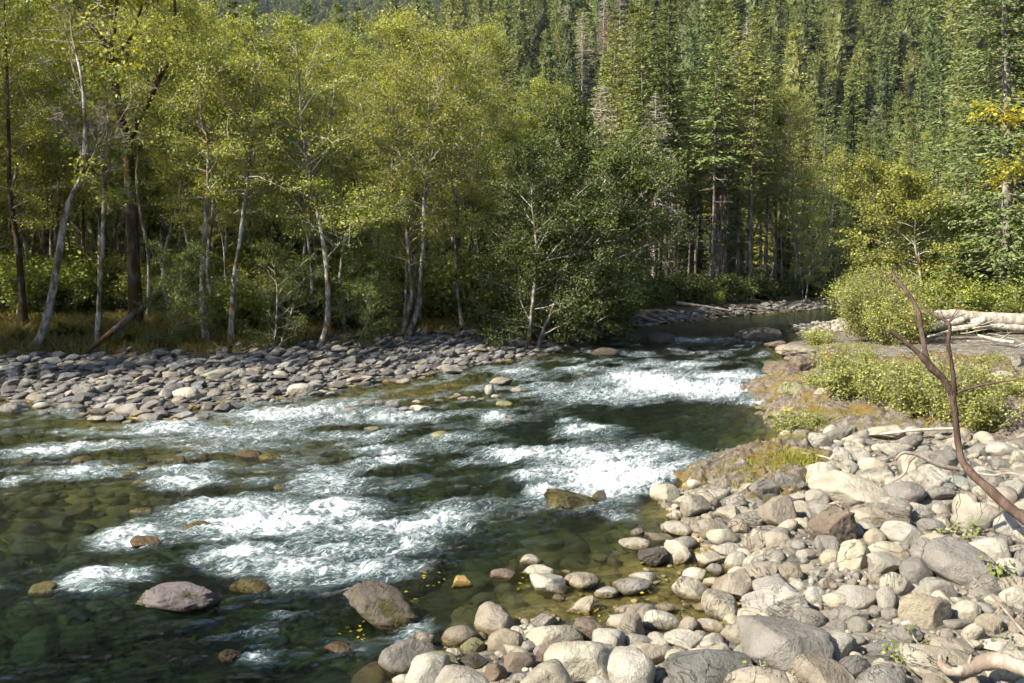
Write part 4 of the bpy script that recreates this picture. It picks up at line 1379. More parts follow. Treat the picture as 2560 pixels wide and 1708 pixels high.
SHORE_L, SHORE_G = 'pale rounded stone among the boulders of the sunny right bank', 'stones of the right bank'
HERO = [  # crop, x, y, w, h, colour, kind, label, extra
    (C3, 300, 1490, 610, 230, DKGREY, 's', 'broad flat-topped dark grey boulder at the bottom edge, speckled', {}),
    (C3, 780, 1370, 640, 420, GREY, 'b', 'huge grey boulder with a sunken notch on top, bottom right foreground', {}),
    (C3, 720, 1060, 440, 290, PALE, 'r', 'white boulder with dark folded cracks beside the still pool', {}),
    (C3, 610, 855, 320, 175, TAN, 's', 'smooth beige egg-shaped stone above the white cracked boulder', {'roll': 0.2}),
    (C3, 820, 855, 190, 150, TAN, 's', 'tan stone tucked against the smooth beige egg-shaped one', {'roll': 0.3}),
    (C3, 600, 640, 190, 150, CREAM, 's', 'cream stone at the head of the small pool, twigs lying behind it', {'roll': 0.2}),
    (C3, 320, 570, 210, 170, TAN, 'b', 'angular beige stone standing at the water edge, twigs beside it', {}),
    (C3, 665, 460, 180, 115, TAN, 's', 'smooth tan loaf-shaped stone behind the twigs', {'roll': -0.2}),
    (C3, 860, 450, 165, 125, TAN, 'b', 'tan stone with a flat dark-edged face in front of the pale slab', {}),
    (C3, 710, 375, 130, 100, DARK, 'r', 'small dark mossy stone at the foot of the outcrop', {'moss': 0.4}),
    (C3, 1000, 360, 165, 135, PALE, 's', 'pale stone leaning on the left end of the big pale slab', {'roll': 0.4}),
    (C3, 1220, 320, 520, 270, CREAM, 'l', 'big pale tilted slab above the boulders', {'roll': 0.25}),
    (C3, 1560, 345, 310, 190, GREY, 's', 'large rounded grey boulder right of the big pale slab', {'roll': 0.2}),
    (C3, 1380, 225, 250, 115, PALE, 's', 'smooth pale hump behind the big pale slab', {}),
    (C3, 1090, 565, 310, 300, BROWN, 'r', 'rough brown boulder with a rusty mossy top', {'moss': 0.35}),
    (C3, 1240, 750, 220, 250, CREAM, 'b', 'white angular upright rock below the rough brown boulder', {'roll': -0.25}),
    (C3, 1090, 755, 140, 115, CREAM, 's', 'small cream cube-like stone left of the white angular rock', {}),
    (C3, 1435, 800, 260, 200, PALE, 'b', 'grey-topped pale block right of the white angular rock', {}),
    (C3, 1650, 850, 220, 200, GREY, 's', 'smaller grey lobe resting against the long smooth grey boulder', {}),
    (C3, 1930, 810, 470, 320, GREY, 's', 'long smooth grey boulder lying in the middle of the right bank stones', {'roll': -0.25}),
    (C3, 1760, 660, 280, 140, CREAM, 's', 'cream stone with an orange-stained end behind the long grey boulder', {'roll': -0.15}),
    (C3, 1570, 610, 270, 190, PALE, 'l', 'pale layered slab sloping down behind the orange-stained stone', {'roll': 0.5}),
    (C3, 2040, 490, 330, 220, PALE, 's', 'large pale smooth boulder under the fallen dead trunk', {}),
    (C3, 2270, 545, 240, 190, PALE, 's', 'pale boulder at the right edge below the fallen dead trunk', {}),
    (C3, 1700, 1105, 340, 310, TAN, 'b', 'squarish tan boulder with a dark crack on its right face', {}),
    (C3, 1980, 1100, 190, 160, CREAM, 's', 'round cream stone right of the squarish tan boulder', {}),
    (C3, 2120, 1190, 175, 165, TAN, 'b', 'tan angular stone below the thin dead branch', {}),
    (C3, 2010, 1255, 160, 170, CREAM, 's', 'cream stone between the tan angular one and the big pale boulder', {'roll': 0.4}),
    (C3, 1520, 940, 230, 180, PALE, 's', 'pale wedge-shaped stone left of the squarish tan boulder', {'roll': 0.35}),
    (C3, 1240, 1000, 340, 170, PALE, 's', 'flat pale grey stone in the middle of the boulders', {'roll': 0.1}),
    (C3, 1830, 1450, 600, 300, CREAM, 's', 'huge pale boulder under the curled driftwood at the lower right', {'roll': -0.2}),
    (C3, 1220, 1490, 250, 190, DKGREY, 's', 'grey boulder at the bottom edge beside the huge notched one', {'roll': 0.4}),
    (C3, 1450, 1490, 250, 160, TAN, 's', 'tan-grey rounded boulder at the bottom edge left of the huge pale one', {}),
    (C3, 1190, 1115, 260, 115, GREY, 'l', 'grey layered wedge between the boulders', {'roll': 0.15}),
    (C3, 1550, 1255, 260, 140, GREY, 's', 'grey rounded stone below the squarish tan boulder', {'roll': 0.3}),
    (C3, 1440, 1345, 240, 120, DKGREY, 's', 'dark grey flat stone right of the huge notched boulder', {}),
    (C3, 2080, 950, 270, 170, GREY, 's', 'grey stone under the thin dead branch at the right', {'roll': 0.3}),
    (C2, 1750, 1420, 590, 370, PALE, 'b', 'huge whitish boulder with a shaded cracked right side at the bottom', {'roll': -0.1}),
    (C2, 1740, 1230, 270, 200, BROWN, 's', 'brown stone behind the huge whitish boulder', {}),
    (C2, 1500, 1390, 180, 230, BROWN, 'r', 'dark slanting rough stone left of the huge whitish boulder', {'roll': -0.5}),
    (C2, 1300, 1430, 200, 160, BROWN, 'b', 'brown five-sided stone near the bottom edge', {}),
    (C2, 1210, 1310, 230, 210, TAN, 's', 'tan rounded stone standing in the shallows near the bottom edge', {'roll': -0.2}),
    (C2, 1000, 1330, 170, 140, OLIVE, 's', 'greenish rounded stone in the shallows near the bottom edge', {}),
    (C2, 790, 1460, 320, 210, OLIVE, 's', 'pale green-grey oval boulder at the bottom edge of the shallows', {'sink': 0.35}),
    (C2, 1150, 1505, 150, 140, BROWN, 's', 'small brown stone below the brown five-sided one', {}),
    (C2, 1000, 1430, 210, 110, DARK, 'r', 'dark mossy stone between the green-grey boulders', {'moss': 0.5}),
    (C2, 1455, 1180, 190, 130, GREY, 'r', 'rough grey stone alone in the shallow pool', {}),
    (C2, 1710, 1075, 210, 120, CREAM, 'b', 'pale pointed stone in the pool with a green right end', {'roll': 0.15}),
    (C2, 2070, 1110, 290, 115, TAN, 's', 'flat tan stone lying in the shallow pool', {}),
    (C2, 1720, 905, 230, 130, TAN, 's', 'tan stone with a mossy right end in the shallows', {'moss': 0.25}),
    (C2, 1490, 930, 240, 150, PALE, 'b', 'pale grey block in the shallows, the nearer of a touching pair', {}),
    (C2, 1430, 840, 220, 110, PALE, 'r', 'pale rough block in the shallows, the farther of a touching pair', {}),
    (C2, 2040, 940, 260, 130, GREY, 's', 'grey boulder with a mossy left patch in the shallows', {'moss': 0.25, 'roll': 0.2}),
    (C2, 2180, 750, 210, 150, DARK, 'r', 'dark grey mossy block at the edge of the shallows', {'moss': 0.35}),
    (C2, 2050, 655, 210, 100, CREAM, 's', 'pale stone with a green waterline where the shallows meet the stones', {}),
    (C2, 930, 910, 140, 100, RUST, 'b', 'orange-tan pointed stone poking out of the shallows', {}),
    (C2, 1190, 860, 160, 85, BROWN, 'r', 'small brown rock with yellow leaves caught on it', {'moss': 0.2}),
    (C2, 420, 1075, 580, 350, (0.15, 0.125, 0.10), 'r', 'large dark mossy boulder in the rapids near the bottom centre', {'moss': 0.42, 'sink': 0.35, 'roll': -0.3, 'wet': False}),
    (C1, 1170, 1020, 540, 270, (0.16, 0.135, 0.125), 'r', 'large dark boulder with a mossy right side in the rapids at lower left', {'moss': 0.3, 'sink': 0.38}),
    (C2, 1640, 405, 430, 150, OLIVE, 'r', 'long wet mossy ledge where the white chute pours', {'moss': 0.5, 'sink': 0.5, 'wet': True}),
    (C2, 1830, 365, 105, 100, DARK, 'b', 'small mossy stump-shaped rock on the ledge by the white chute', {'moss': 0.6}),
    (C5, 1110, 1245, 65, 90, PALE, 's', 'upright pale stone standing in the river below the cobble bar', {'sink': 0.1}),
    (C5, 1178, 1190, 155, 62, TAN, 's', 'flat tan stone behind the upright pale stone', {}),
    (C5, 475, 1345, 105, 80, GREY, 's', 'grey wedge-shaped stone midstream left of the flat pale one', {'roll': -0.3}),
    (C5, 655, 1365, 145, 60, CREAM, 'b', 'flat pale stone midstream, brightest of its line', {}),
    (C5, 865, 1120, 140, 75, GREY, 'b', 'large grey stone at the tip of the cobble bar', {}),
    (C5, 785, 1545, 130, 70, OLIVE, 's', 'olive stone alone in the middle of the rapids', {'moss': 0.3}),
    (C5, 2220, 915, 230, 85, DARK, 's', 'black hump of rock in the river above the white step', {'moss': 0.2}),
    (C5, 1860, 998, 170, 65, DARK, 's', 'dark rounded rock close to the left shore at the bend', {}),
    (C4, 1965, 1245, 180, 100, PALE, 's', 'large pale domed boulder at the water edge of the cobble bar', {}),
    (C4, 1230, 1270, 190, 100, PALE, 's', 'large pale boulder in the middle of the cobble bar', {}),
    (C4, 555, 1250, 140, 85, GREY, 's', 'shaded grey boulder at the left of the cobble bar', {}),
    (C4, 1000, 1335, 140, 90, DKGREY, 's', 'dark tilted boulder at the water edge left of the large pale one', {'roll': -0.25}),
    (C4, 70, 1370, 160, 95, GREY, 's', 'grey pointed boulder in the water at the left edge', {}),
    (C4, 1455, 1365, 125, 85, DKGREY, 'b', 'dark grey block standing in the water in front of the bar', {}),
    (C4, 1550, 1358, 85, 50, DARK, 's', 'small dark brown stone beside the dark grey block', {}),
    (C6, 620, 890, 300, 75, DARK, 's', 'long dark rock in the river beside the far gravel spit', {'moss': 0.1}),
    (C6, 735, 950, 140, 60, BROWN, 'r', 'brown rock at the water edge left of the mossy bedrock', {}),
    (C6, 850, 990, 240, 95, TAN, 'r', 'tan jagged ledge at the water edge below the mossy bedrock', {}),
    (C6, 800, 1110, 300, 120, BROWN, 'r', 'brown jagged ledge beside the white step of the river', {}),
    (C6, 900, 1085, 180, 150, BROWN, 'r', 'dark cleft block on top of the brown jagged ledge', {}),
    (C6, 880, 1240, 280, 75, OLIVE, 'r', 'low mossy ledge by the quiet water under the willow', {'moss': 0.45}),
    (C6, 1060, 1255, 160, 75, CREAM, 'b', 'cream boulder at the water edge under the willow', {}),
    (C6, 1220, 1228, 140, 80, PALE, 'b', 'white boulder beside the cream one under the willow', {}),
    (C6, 1485, 1320, 170, 95, PALE, 's', 'pale oval boulder at the foot of the willow', {}),
    (C6, 1500, 1375, 120, 65, GREY, 'b', 'grey stone leaning on the pale oval boulder', {}),
    (C6, 660, 1362, 130, 40, OLIVE, 'r', 'low brown rock breaking the smooth water', {'moss': 0.3}),
    (C6, 760, 1412, 190, 42, OLIVE, 'r', 'long low brown rock nearer in the smooth water', {'moss': 0.3}),
    (C6, 950, 1412, 85, 36, CREAM, 'b', 'small pale stone on the low rocks in the smooth water', {}),
    (C6, 1450, 1525, 260, 100, CREAM, 'b', 'white block with a split across it on the upper stones', {}),
    (C6, 1625, 1520, 120, 90, PALE, 's', 'grey-white stone beside the split white block', {}),
    (C6, 2310, 1070, 140, 110, GREY, 'r', 'grey lump of rock at the right edge under the driftwood', {}),
    (C6, 2200, 1155, 170, 85, PALE, 's', 'pale boulder at the right under the mossy bedrock', {}),
    (C3, 850, 50, 120, 60, TAN, 'l', 'thin tan slab lying on the outcrop', {'roll': 0.3}),
    (C3, 1500, 50, 230, 120, PALE, 'b', 'pale slab left of the curved dead branch', {}),
    (C3, 2200, 50, 230, 120, PALE, 's', 'pale boulder right of the dead trunk', {}),
    (C3, 2060, 60, 160, 120, GREY, 'r', 'grey cleft rock just right of the dead trunk', {}),
    (C3, 1900, 260, 210, 110, (0.36, 0.38, 0.33), 's', 'greenish pale boulder below the curved dead branch', {}),
]
for (cr, x, y, w, h, colr, kd, lab, ex) in HERO:
    set_stone(*cr(x, y, w, h), colr, kd, 'boulder', lab, None, **ex)
n_hero = len(HERO)
# lesser stones of the right bank, read from the photo
LESS3 = [(240, 1370, 150, 70), (130, 1290, 270, 160), (310, 1195, 210, 95), (200, 870, 170, 130), (310, 910, 150, 75), (330, 830, 120, 95), (470, 770, 170, 125), (290, 760, 180, 125), (410, 690, 190, 75), (540, 510, 230, 120), (415, 460, 160, 95), (510, 440, 90, 65), (570, 415, 100, 55),
         (1370, 620, 140, 125), (1300, 475, 250, 110), (1360, 425, 160, 80), (1380, 890, 120, 110), (1120, 1040, 170, 130), (980, 1010, 160, 150), (1050, 920, 90, 95), (1380, 1105, 125, 95), (1270, 1195, 140, 130), (1120, 1205, 160, 110), (1240, 1285, 150, 95), (1900, 1350, 310, 110), (2200, 1340, 260, 110), (2250, 830, 210, 170),
         (2270, 1010, 180, 160), (1280, 30, 120, 65), (1130, 25, 90, 55), (1720, 80, 160, 85), (1650, 230, 170, 105), (2200, 140, 120, 65), (2310, 110, 110, 120), (930, 735, 120, 100), (720, 740, 160, 110), (620, 740, 130, 80), (760, 600, 150, 100), (70, 480, 120, 70), (90, 560, 190, 110), (200, 530, 110, 80),
         (900, 530, 120, 80), (880, 930, 120, 90), (1000, 860, 110, 80), (1110, 860, 120, 80), (1690, 470, 160, 90), (1740, 540, 180, 110), (1540, 410, 130, 110), (1840, 1250, 130, 90), (1490, 1130, 150, 110), (1950, 650, 120, 60), (2080, 640, 150, 70), (2300, 700, 140, 80), (2220, 1120, 130, 110), (2310, 1210, 120, 130), (1330, 700, 120, 70), (560, 1330, 120, 60)]
LESS2 = [(1300, 1540, 100, 85), (1400, 1525, 120, 95), (1500, 1535, 150, 95), (2220, 1320, 150, 120), (2080, 1310, 210, 140), (2310, 1280, 130, 105), (2260, 1080, 140, 65), (1870, 975, 160, 85), (2110, 880, 190, 75), (2070, 585, 100, 55), (2300, 550, 160, 105), (2325, 470, 70, 65), (1395, 1272, 75, 42), (1380, 765, 160, 60), (2200, 910, 60, 35), (1610, 840, 60, 30), (1560, 1010, 90, 30)]
rng = np.random.RandomState(77)
cols = [PALE, PALE, TAN, GREY, CREAM, TAN, GREY]
nR = 0
for lst, cr in ((LESS3, C3), (LESS2, C2)):
    for t in lst:
        set_stone(*cr(*t), cols[rng.randint(7)], 'sbsc'[rng.randint(4)], 'river_stone', SHORE_L, SHORE_G, roll=rng.normal() * 0.15)
        nR += 1
# midstream and shore stones of the left side
LEFT_L, LEFT_G = 'grey flattened cobble on the stony bar of the left shore', 'cobbles of the left bar'
MID_L, MID_G = 'small stone breaking the surface of the rapids', 'stones midstream'
for t in [(960, 650, 190, 105), (930, 452, 160, 55), (1290, 560, 200, 80), (930, 270, 160, 75), (850, 212, 130, 55), (690, 165, 150, 65), (540, 122, 140, 75), (170, 130, 120, 65), (1310, 102, 115, 65), (1150, 117, 160, 55), (1630, 82, 190, 55), (1760, 102, 160, 55), (1950, 77, 70, 34), (990, 126, 80, 34), (920, 162, 80, 38), (2210, 1340, 190, 95), (1500, 1400, 160, 105), (1640, 950, 280, 95), (290, 965, 190, 115), (1850, 300, 120, 40)]:
    set_stone(*C1(*t), [BROWN, OLIVE, (0.22, 0.19, 0.10)][rng.randint(3)], 'sb'[rng.randint(2)], 'midstream_stone', MID_L, MID_G, moss=0.3, sink=0.42, wet=True)
for t in [(1300, 1246, 110, 38), (1310, 1216, 34, 24), (550, 1372, 90, 45), (310, 1336, 110, 45), (385, 1332, 58, 48), (140, 1347, 90, 34), (185, 1377, 90, 34), (635, 1322, 80, 34), (800, 1252, 56, 28), (870, 1292, 78, 38), (905, 1277, 66, 33), (935, 1299, 78, 28), (1000, 1297, 46, 33), (1205, 1337, 110, 56), (1145, 1287, 56, 33), (780, 1312, 66, 24), (1235, 1452, 110, 56), (545, 1192, 90, 54), (1055, 1305, 60, 24), (1065, 1220, 60, 26), (340, 1500, 100, 40), (400, 1530, 120, 40), (1420, 1650, 120, 50), (1700, 1140, 60, 24), (1760, 1143, 50, 20), (600, 1372, 60, 40)]:
    set_stone(*C5(*t), [TAN, CREAM, GREY, OLIVE][rng.randint(4)], 'sbc'[rng.randint(3)], 'midstream_stone', MID_L, MID_G, sink=0.35)

# random fill: stones drop where there is room; the largest are single things, the small rest one mass
def fill(n_try, sampler, rmin, rmax, power, overlap, nmax):
    out = []
    gd = {}
    cs = 0.6
    for (x, y, r) in placed:
        for i in range(int((x - r) // cs), int((x + r) // cs) + 1):
            for j in range(int((y - r) // cs), int((y + r) // cs) + 1):
                gd.setdefault((i, j), []).append((x, y, r))
    rs = rmin * (rmax / rmin) ** (np.linspace(1, 0, n_try) ** power)
    X, Y, ok = sampler(n_try)
    for x, y, r, o in zip(X, Y, rs, ok):
        if not o: continue
        bad = False
        for i in range(int((x - r) // cs), int((x + r) // cs) + 1):
            for j in range(int((y - r) // cs), int((y + r) // cs) + 1):
                for (a, b_, c) in gd.get((i, j), ()):
                    if (x - a) ** 2 + (y - b_) ** 2 < ((r + c) * overlap) ** 2:
                        bad = True
                        break
                if bad: break
            if bad: break
        if bad: continue
        out.append((x, y, r))
        for i in range(int((x - r) // cs), int((x + r) // cs) + 1):
            for j in range(int((y - r) // cs), int((y + r) // cs) + 1):
                gd.setdefault((i, j), []).append((x, y, r))
        if len(out) >= nmax: break
    return out
COBV = [rock_shape(180 + i, 2, 5 + (i % 3) * 2, 0.5, 0.85, 0.14, 0.012, 0.95) for i in range(12)]
PEBV = [rock_shape(190 + i, 1, 3, 0.6, 0.9, 0.10, 0.0, 0.9) for i in range(10)]
def rotm(rx, ry, rz):
    return np.array(Matrix.Rotation(rz, 3, 'Z') @ Matrix.Rotation(ry, 3, 'Y') @ Matrix.Rotation(rx, 3, 'X'))
def lay(stones, n_single, name, label, group, cols, flat, massname, masslabel, massshape, rng, tilt=0.15, sink=0.2, mosses=0.0, colk=1.0, dipx=0.0, cat='rock'):
    def vis(s):
        return -s[2] / max(3.0, s[1])
    order = sorted(stones, key=vis)
    zs = height(np.array([s[0] for s in order]), np.array([s[1] for s in order]))
    mb = MB()
    for k, ((x, y, r), z) in enumerate(zip(order, zs)):
        c = np.array(cols[rng.randint(len(cols))]) * rng.uniform(0.82, 1.15) * colk
        sx, sy, sz = 2 * r * rng.uniform(0.9, 1.2), 2 * r * rng.uniform(0.65, 1.0), 2 * r * flat * rng.uniform(0.75, 1.25)
        rot = (rng.normal() * tilt, rng.normal() * tilt + dipx * rng.uniform(0.2, 1.2), rng.uniform(0, 6.28) if not dipx else rng.normal() * 0.7)
        zc = z + sz * (0.5 - sink)
        if k < n_single:
            me = COB[rng.randint(len(COB))] if (r < 0.3 or name == 'bed_stone') else (SMOOTH + BLOCKY)[rng.randint(len(SMOOTH) + len(BLOCKY))]
            o = link(name, me, None, (x, y, zc), rot, (sx, sy, sz))
            o.color = (c[0], c[1], c[2], 1 - (mosses if rng.uniform() < 0.4 else 0))
            if name == 'bed_stone':
                o.material_slots[0].link = 'OBJECT'
                o.material_slots[0].material = M['bed_rock']
            tag(o, relative('stone', size_word(r) + stone_word(c) + (' submerged stone' if name == 'bed_stone' else ' stone'), x, y), cat, group)
        else:
            P, T = massshape[rng.randint(len(massshape))]
            mb.add((P * np.array([sx, sy, sz])) @ rotm(*rot).T + np.array([x, y, zc]), None, T, c)
    if mb.n:
        o = link(massname, mb.mesh(massname, M['bed_rock' if name == 'bed_stone' else 'rock']))
        o.color = (1, 1, 1, 1)
        tag(o, masslabel, 'pebbles', kind='stuff')

# right bank
def s_right(n):
    q, r = rng.uniform(980, 2620, n), np.exp(rng.uniform(math.log(9.5), math.log(30), n))
    x = (q - CX) / FPX * r
    y = r
    dr, dl = seg_dist(x, y, RIGHT), seg_dist(x, y, LEFT)
    ins = inside(x, y, POLY)
    ok = (~ins) & (dr < dl) & (dr < 13) | (ins & (dr < 0.8) & (dr < dl) & (y < 17))
    for o in OUTC[:1] + OUTC[2:]:
        ok &= dome(x, y, o) < 0.12
    ok &= (dome(x, y, OUTC[1]) < 0.15)
    return x, y, ok
R1 = fill(9000, s_right, 0.03, 0.40, 2.0, 0.74, 2600)
print('right stones', len(R1), nR)
lay(R1, 215, 'river_stone', SHORE_L, SHORE_G, [PALE, PALE, TAN, GREY, CREAM, PALE, GREY, TAN, CREAM], 0.66, 'shore_pebbles', 'small pale pebbles filling the gaps between the right bank boulders', COBV, rng, 0.25, 0.3)
# left bar
def s_left(n):
    q, r = rng.uniform(-120, 1560, n), rng.uniform(27, 66, n)
    x = (q - CX) / FPX * r
    y = r
    dr, dl = seg_dist(x, y, RIGHT), seg_dist(x, y, LEFT)
    ins = inside(x, y, POLY)
    px = project(x, np.maximum(y, 3), 0 * x)[0]
    bar = np.interp(px, [-400, 0, 300, 900, 1250, 1450, 1560, 2200], [9, 9, 9.5, 10.5, 6, 2.0, 2.5, 2.5])
    ok = (~ins) & (dl < dr) & (dl < bar * rng.uniform(0.85, 1.12, n)) | (ins & (dl < 0.9) & (dl < dr))
    return x, y, ok
for t in [(1660, 1312, 115, 48), (1750, 1297, 95, 54), (1400, 1267, 95, 48), (1480, 1232, 75, 64), (980, 1432, 190, 74), (270, 1347, 105, 54), (500, 1362, 115, 64), (730, 1352, 95, 48), (640, 1432, 125, 54), (310, 1142, 85, 64), (290, 1402, 75, 54), (420, 1240, 70, 45), (700, 1160, 110, 45), (950, 1070, 130, 50), (1400, 1140, 180, 40), (2100, 1260, 80, 45), (1830, 1150, 110, 70), (1870, 1240, 100, 30)]:
    set_stone(*C4(*t), [GREY, DKGREY, PALE][rng.randint(3)], 'sc'[rng.randint(2)], 'cobble', LEFT_L, LEFT_G)
R2 = fill(14000, s_left, 0.075, 0.36, 1.5, 0.74, 3000)
print('left stones', len(R2))
lay(R2, 280, 'cobble', LEFT_L, LEFT_G, [GREY, DKGREY, DKGREY, (0.30, 0.29, 0.27), (0.21, 0.21, 0.21), TAN], 0.42, 'bar_pebbles', 'smaller grey cobbles covering the rest of the left bar', COBV, rng, 0.14, 0.25, dipx=-0.22)  # stone colours kept dark, with part of the bar's tree shade in them
# far shore beyond the bend
def s_far(n):
    k = rng.uniform(0, 1, n)
    x0 = np.interp(k, np.linspace(0, 1, 8), LEFT[-9:-1, 0])
    y0 = np.interp(k, np.linspace(0, 1, 8), LEFT[-9:-1, 1])
    x, y = x0 + rng.normal(size=n) * 0.5, y0 + rng.uniform(-0.5, 3.0, n)
    return x, y, np.ones(n, bool)
R3 = fill(900, s_far, 0.10, 0.42, 1.6, 0.72, 420)
lay(R3, 60, 'cobble', 'grey stone along the far shore at the river bend', 'stones of the far shore', [GREY, DKGREY, DKGREY, DARK], 0.5, 'far_shore_pebbles', 'small grey stones lining the far shore at the bend', COBV, rng, 0.2, 0.2)
# far gravel spit on the right
def s_spit(n):
    q, p = rng.uniform(1985, 2140, n), rng.uniform(800, 835, n)
    P = np.array([at_z(a, b_, 0.1) for a, b_ in zip(q, p)])
    return P[:, 0], P[:, 1], np.ones(n, bool)
R4 = fill(700, s_spit, 0.07, 0.3, 1.3, 0.7, 400)
lay(R4, 30, 'cobble', 'white pebble on the gravel spit behind the dark river rock', 'stones of the gravel spit', [PALE, CREAM], 0.5, 'spit_gravel', 'white gravel of the spit below the round willow', PEBV, rng, 0.2, 0.2)
# stones on the river bed
def s_bed(n):
    q, r = rng.uniform(-60, 2150, n), np.exp(rng.uniform(math.log(10), math.log(44), n))
    x = (q - CX) / FPX * r
    y = r
    ok = inside(x, y, POLY)
    return x, y, ok
placed_keep = list(placed)
R5 = fill(9000, s_bed, 0.07, 0.42, 1.1, 0.80, 2300)
zb = height(np.array([s[0] for s in R5]), np.array([s[1] for s in R5]))
R5 = [s for s, z in zip(R5, zb) if -z > s[2] * 0.75 or True]
R5 = [(x, y, min(r, max(0.06, -z * 0.9))) for (x, y, r), z in zip(R5, zb)]
print('bed stones', len(R5))
lay(R5, 240, 'bed_stone', 'olive brown stone lying under the clear water', 'stones of the river bed', [(0.30, 0.25, 0.09), (0.36, 0.30, 0.12), (0.25, 0.20, 0.08), (0.30, 0.27, 0.13), (0.27, 0.19, 0.08)], 0.5, 'bed_gravel', 'smaller olive stones covering the bed under clear water', COBV, rng, 0.2, 0.25, 0.3)

# ------------------------------------------------------------------ bedrock outcrops
def outcrop_mat():
    b = NB('bedrock')
    ge = b.node('ShaderNodeNewGeometry')
    P = ge.outputs['Position']
    n1 = b.noise(P, 0.9, 6, 0.65)
    n3 = b.noise(P, 7.0, 6, 0.7)
    n4 = b.noise(P, 2.6, 6, 0.65)
    n5 = b.noise(P, 30.0, 4, 0.7)
    col = b.mix(b.ramp(n3, 0.35, 0.7), (0.13, 0.10, 0.075), (0.33, 0.29, 0.24))
    col = b.mix(b.ramp(n1, 0.46, 0.6, 0, 0.85), col, b.mix(n5, (0.26, 0.155, 0.035), (0.15, 0.12, 0.025)))
    col = b.mix(b.ramp(n4, 0.56, 0.66, 0, 0.7), col, b.mix(n5, (0.22, 0.18, 0.035), (0.11, 0.11, 0.025)))
    col = b.mix(b.ramp(n5, 0.5, 0.75, 0, 0.5), col, b.mix(1.0, col, (0.45, 0.42, 0.38), 'MULTIPLY'))
    return b.principled(col, 0.9, 0.15, b.bump(b.math('ADD', n3, b.math('MULTIPLY', n5, 0.5)), 0.9, 0.10))
M['bedrock'] = outcrop_mat()
OLAB = ['broad mossy brown bedrock ridge under the driftwood log', 'low weedy bedrock point reaching into the river beside the boulders', 'brown bedrock shelf at the water edge below the round willow', 'mossy bedrock step at the foot of the light green willow']
for k, o in enumerate(OUTC):
    cx_, cy_, a, b_, h, rot = o
    nu, nv = (190, 170)
    u, v = np.meshgrid(np.linspace(-1.12, 1.12, nu), np.linspace(-1.12, 1.12, nv))
    c, s = math.cos(rot), math.sin(rot)
    U, Vv = (u * a).ravel(), (v * b_).ravel()
    x, y = cx_ + U * c - Vv * s, cy_ + U * s + Vv * c
    z = height(x, y)
    d = np.clip(dome(x, y, o), 0, 9)
    edge = sstep(0.0, 0.25, d / h)
    P3 = np.stack([x * 0.55, y * 1.0, z * 1.5], -1)
    rid = 1 - np.abs(fbm(P3 * 0.9 + k * 9, 4, 2.1, 0.55)) * 2
    st = fbm(np.stack([x * 0.7 + 0.4 * y, y * 2.6 - x * 0.6, z * 3], -1) + 5, 4, 2.0, 0.6)
    blk = np.abs(fbm(np.stack([x * 1.5 + 3, y * 1.9, z], -1), 3)) 
    z = z + edge * (0.22 * rid + 0.20 * st - 0.25 * blk) * min(1.0, 0.5 + h) - (1 - edge) * 0.25 + 0.03
    me = mk_mesh('outcrop', np.stack([x, y, z], 1), [grid_quads(nv, nu)], M['bedrock'], True, np.ones((len(x), 3)))
    tag(link('bedrock_outcrop', me), OLAB[k], 'bedrock')
# ------------------------------------------------------------------ right bank: trees and shrubs
rng = np.random.RandomState(19)
def px_thing(name, parts, px, py, rotz=0.0, scale=1.0, label=None, cat=None, group=None, tilt=(0, 0)):
    g = ground(px, py)
    return thing(name, parts, (g[0], g[1], g[2]), rotz, scale, label, cat, group, tilt)
def px_depth(name, parts, px, Y, rotz=0.0, scale=1.0, label=None, cat=None, group=None, tilt=(0, 0)):
    x = (px - CX) / FPX * Y
    return thing(name, parts, (x, Y, hz(x, Y)), rotz, scale, label, cat, group, tilt)

SPR = conifer(200, 30, 5.6, 0.10, 50, 8, 52, 0.46, 0.42, droop=0.30, bark='spruce_bark', leafm='spruce_needle', lean=-0.055, bare=34, gaps=0.15, power=0.8, branch_tubes=True, fan=0.42, cw=0.42)
px_depth('spruce_tree', SPR, 2512, 55, 0.0, 1.0, 'tall spruce with a pale trunk at the right above the driftwood log', 'tree')
NEARF = [conifer(201, 24, 4.0, 0.06, 36, 7, 24, 0.55, 0.3, leafm='spruce_needle', fan=0.42, cw=0.40, bare=8), conifer(202, 20, 3.8, 0.04, 32, 7, 24, 0.55, 0.26, leafm='needle', fan=0.42, cw=0.40, bare=8), conifer(203, 28, 4.4, 0.08, 40, 7, 24, 0.56, 0.32, leafm='spruce_needle', fan=0.42, cw=0.40, bare=8)]
for i, (px, Y, s, lab) in enumerate([(2400, 66, 0.72, 'shorter green spruce left of the tall pale-trunked one'), (2590, 60, 1.0, 'dense spruce at the right edge behind the tall pale-trunked one'), (2330, 82, 0.75, 'slim green spruce behind the overhanging yellow-green alder'), (2455, 78, 0.9, 'green spruce in the gap behind the tall pale-trunked one'),
                                     (2540, 85, 1.0, 'far green spruce at the right edge of the wood'), (2270, 100, 0.7, 'small dark spruce above the river bend on the right'), (2660, 52, 0.9, 'spruce just beyond the right edge, its boughs reaching in'), (2380, 98, 0.85, 'dark spruce deep in the right bank wood')]):
    px_depth('spruce_tree', NEARF[i % 3], px, Y, i * 1.3, s, lab, 'tree')
# yellow maple whose boughs reach in at the right edge
px_depth('maple_tree', alder(210, 17, 0.2, (-0.04, -0.02), lo=0.3, width=3.8, nbr=38, per=24, leaf=0.19, leafm='yellow_leaf', yellow=0.0), 2720, 44, 0.6, 1.0, 'maple with bright yellow leaves at the right edge', 'tree')
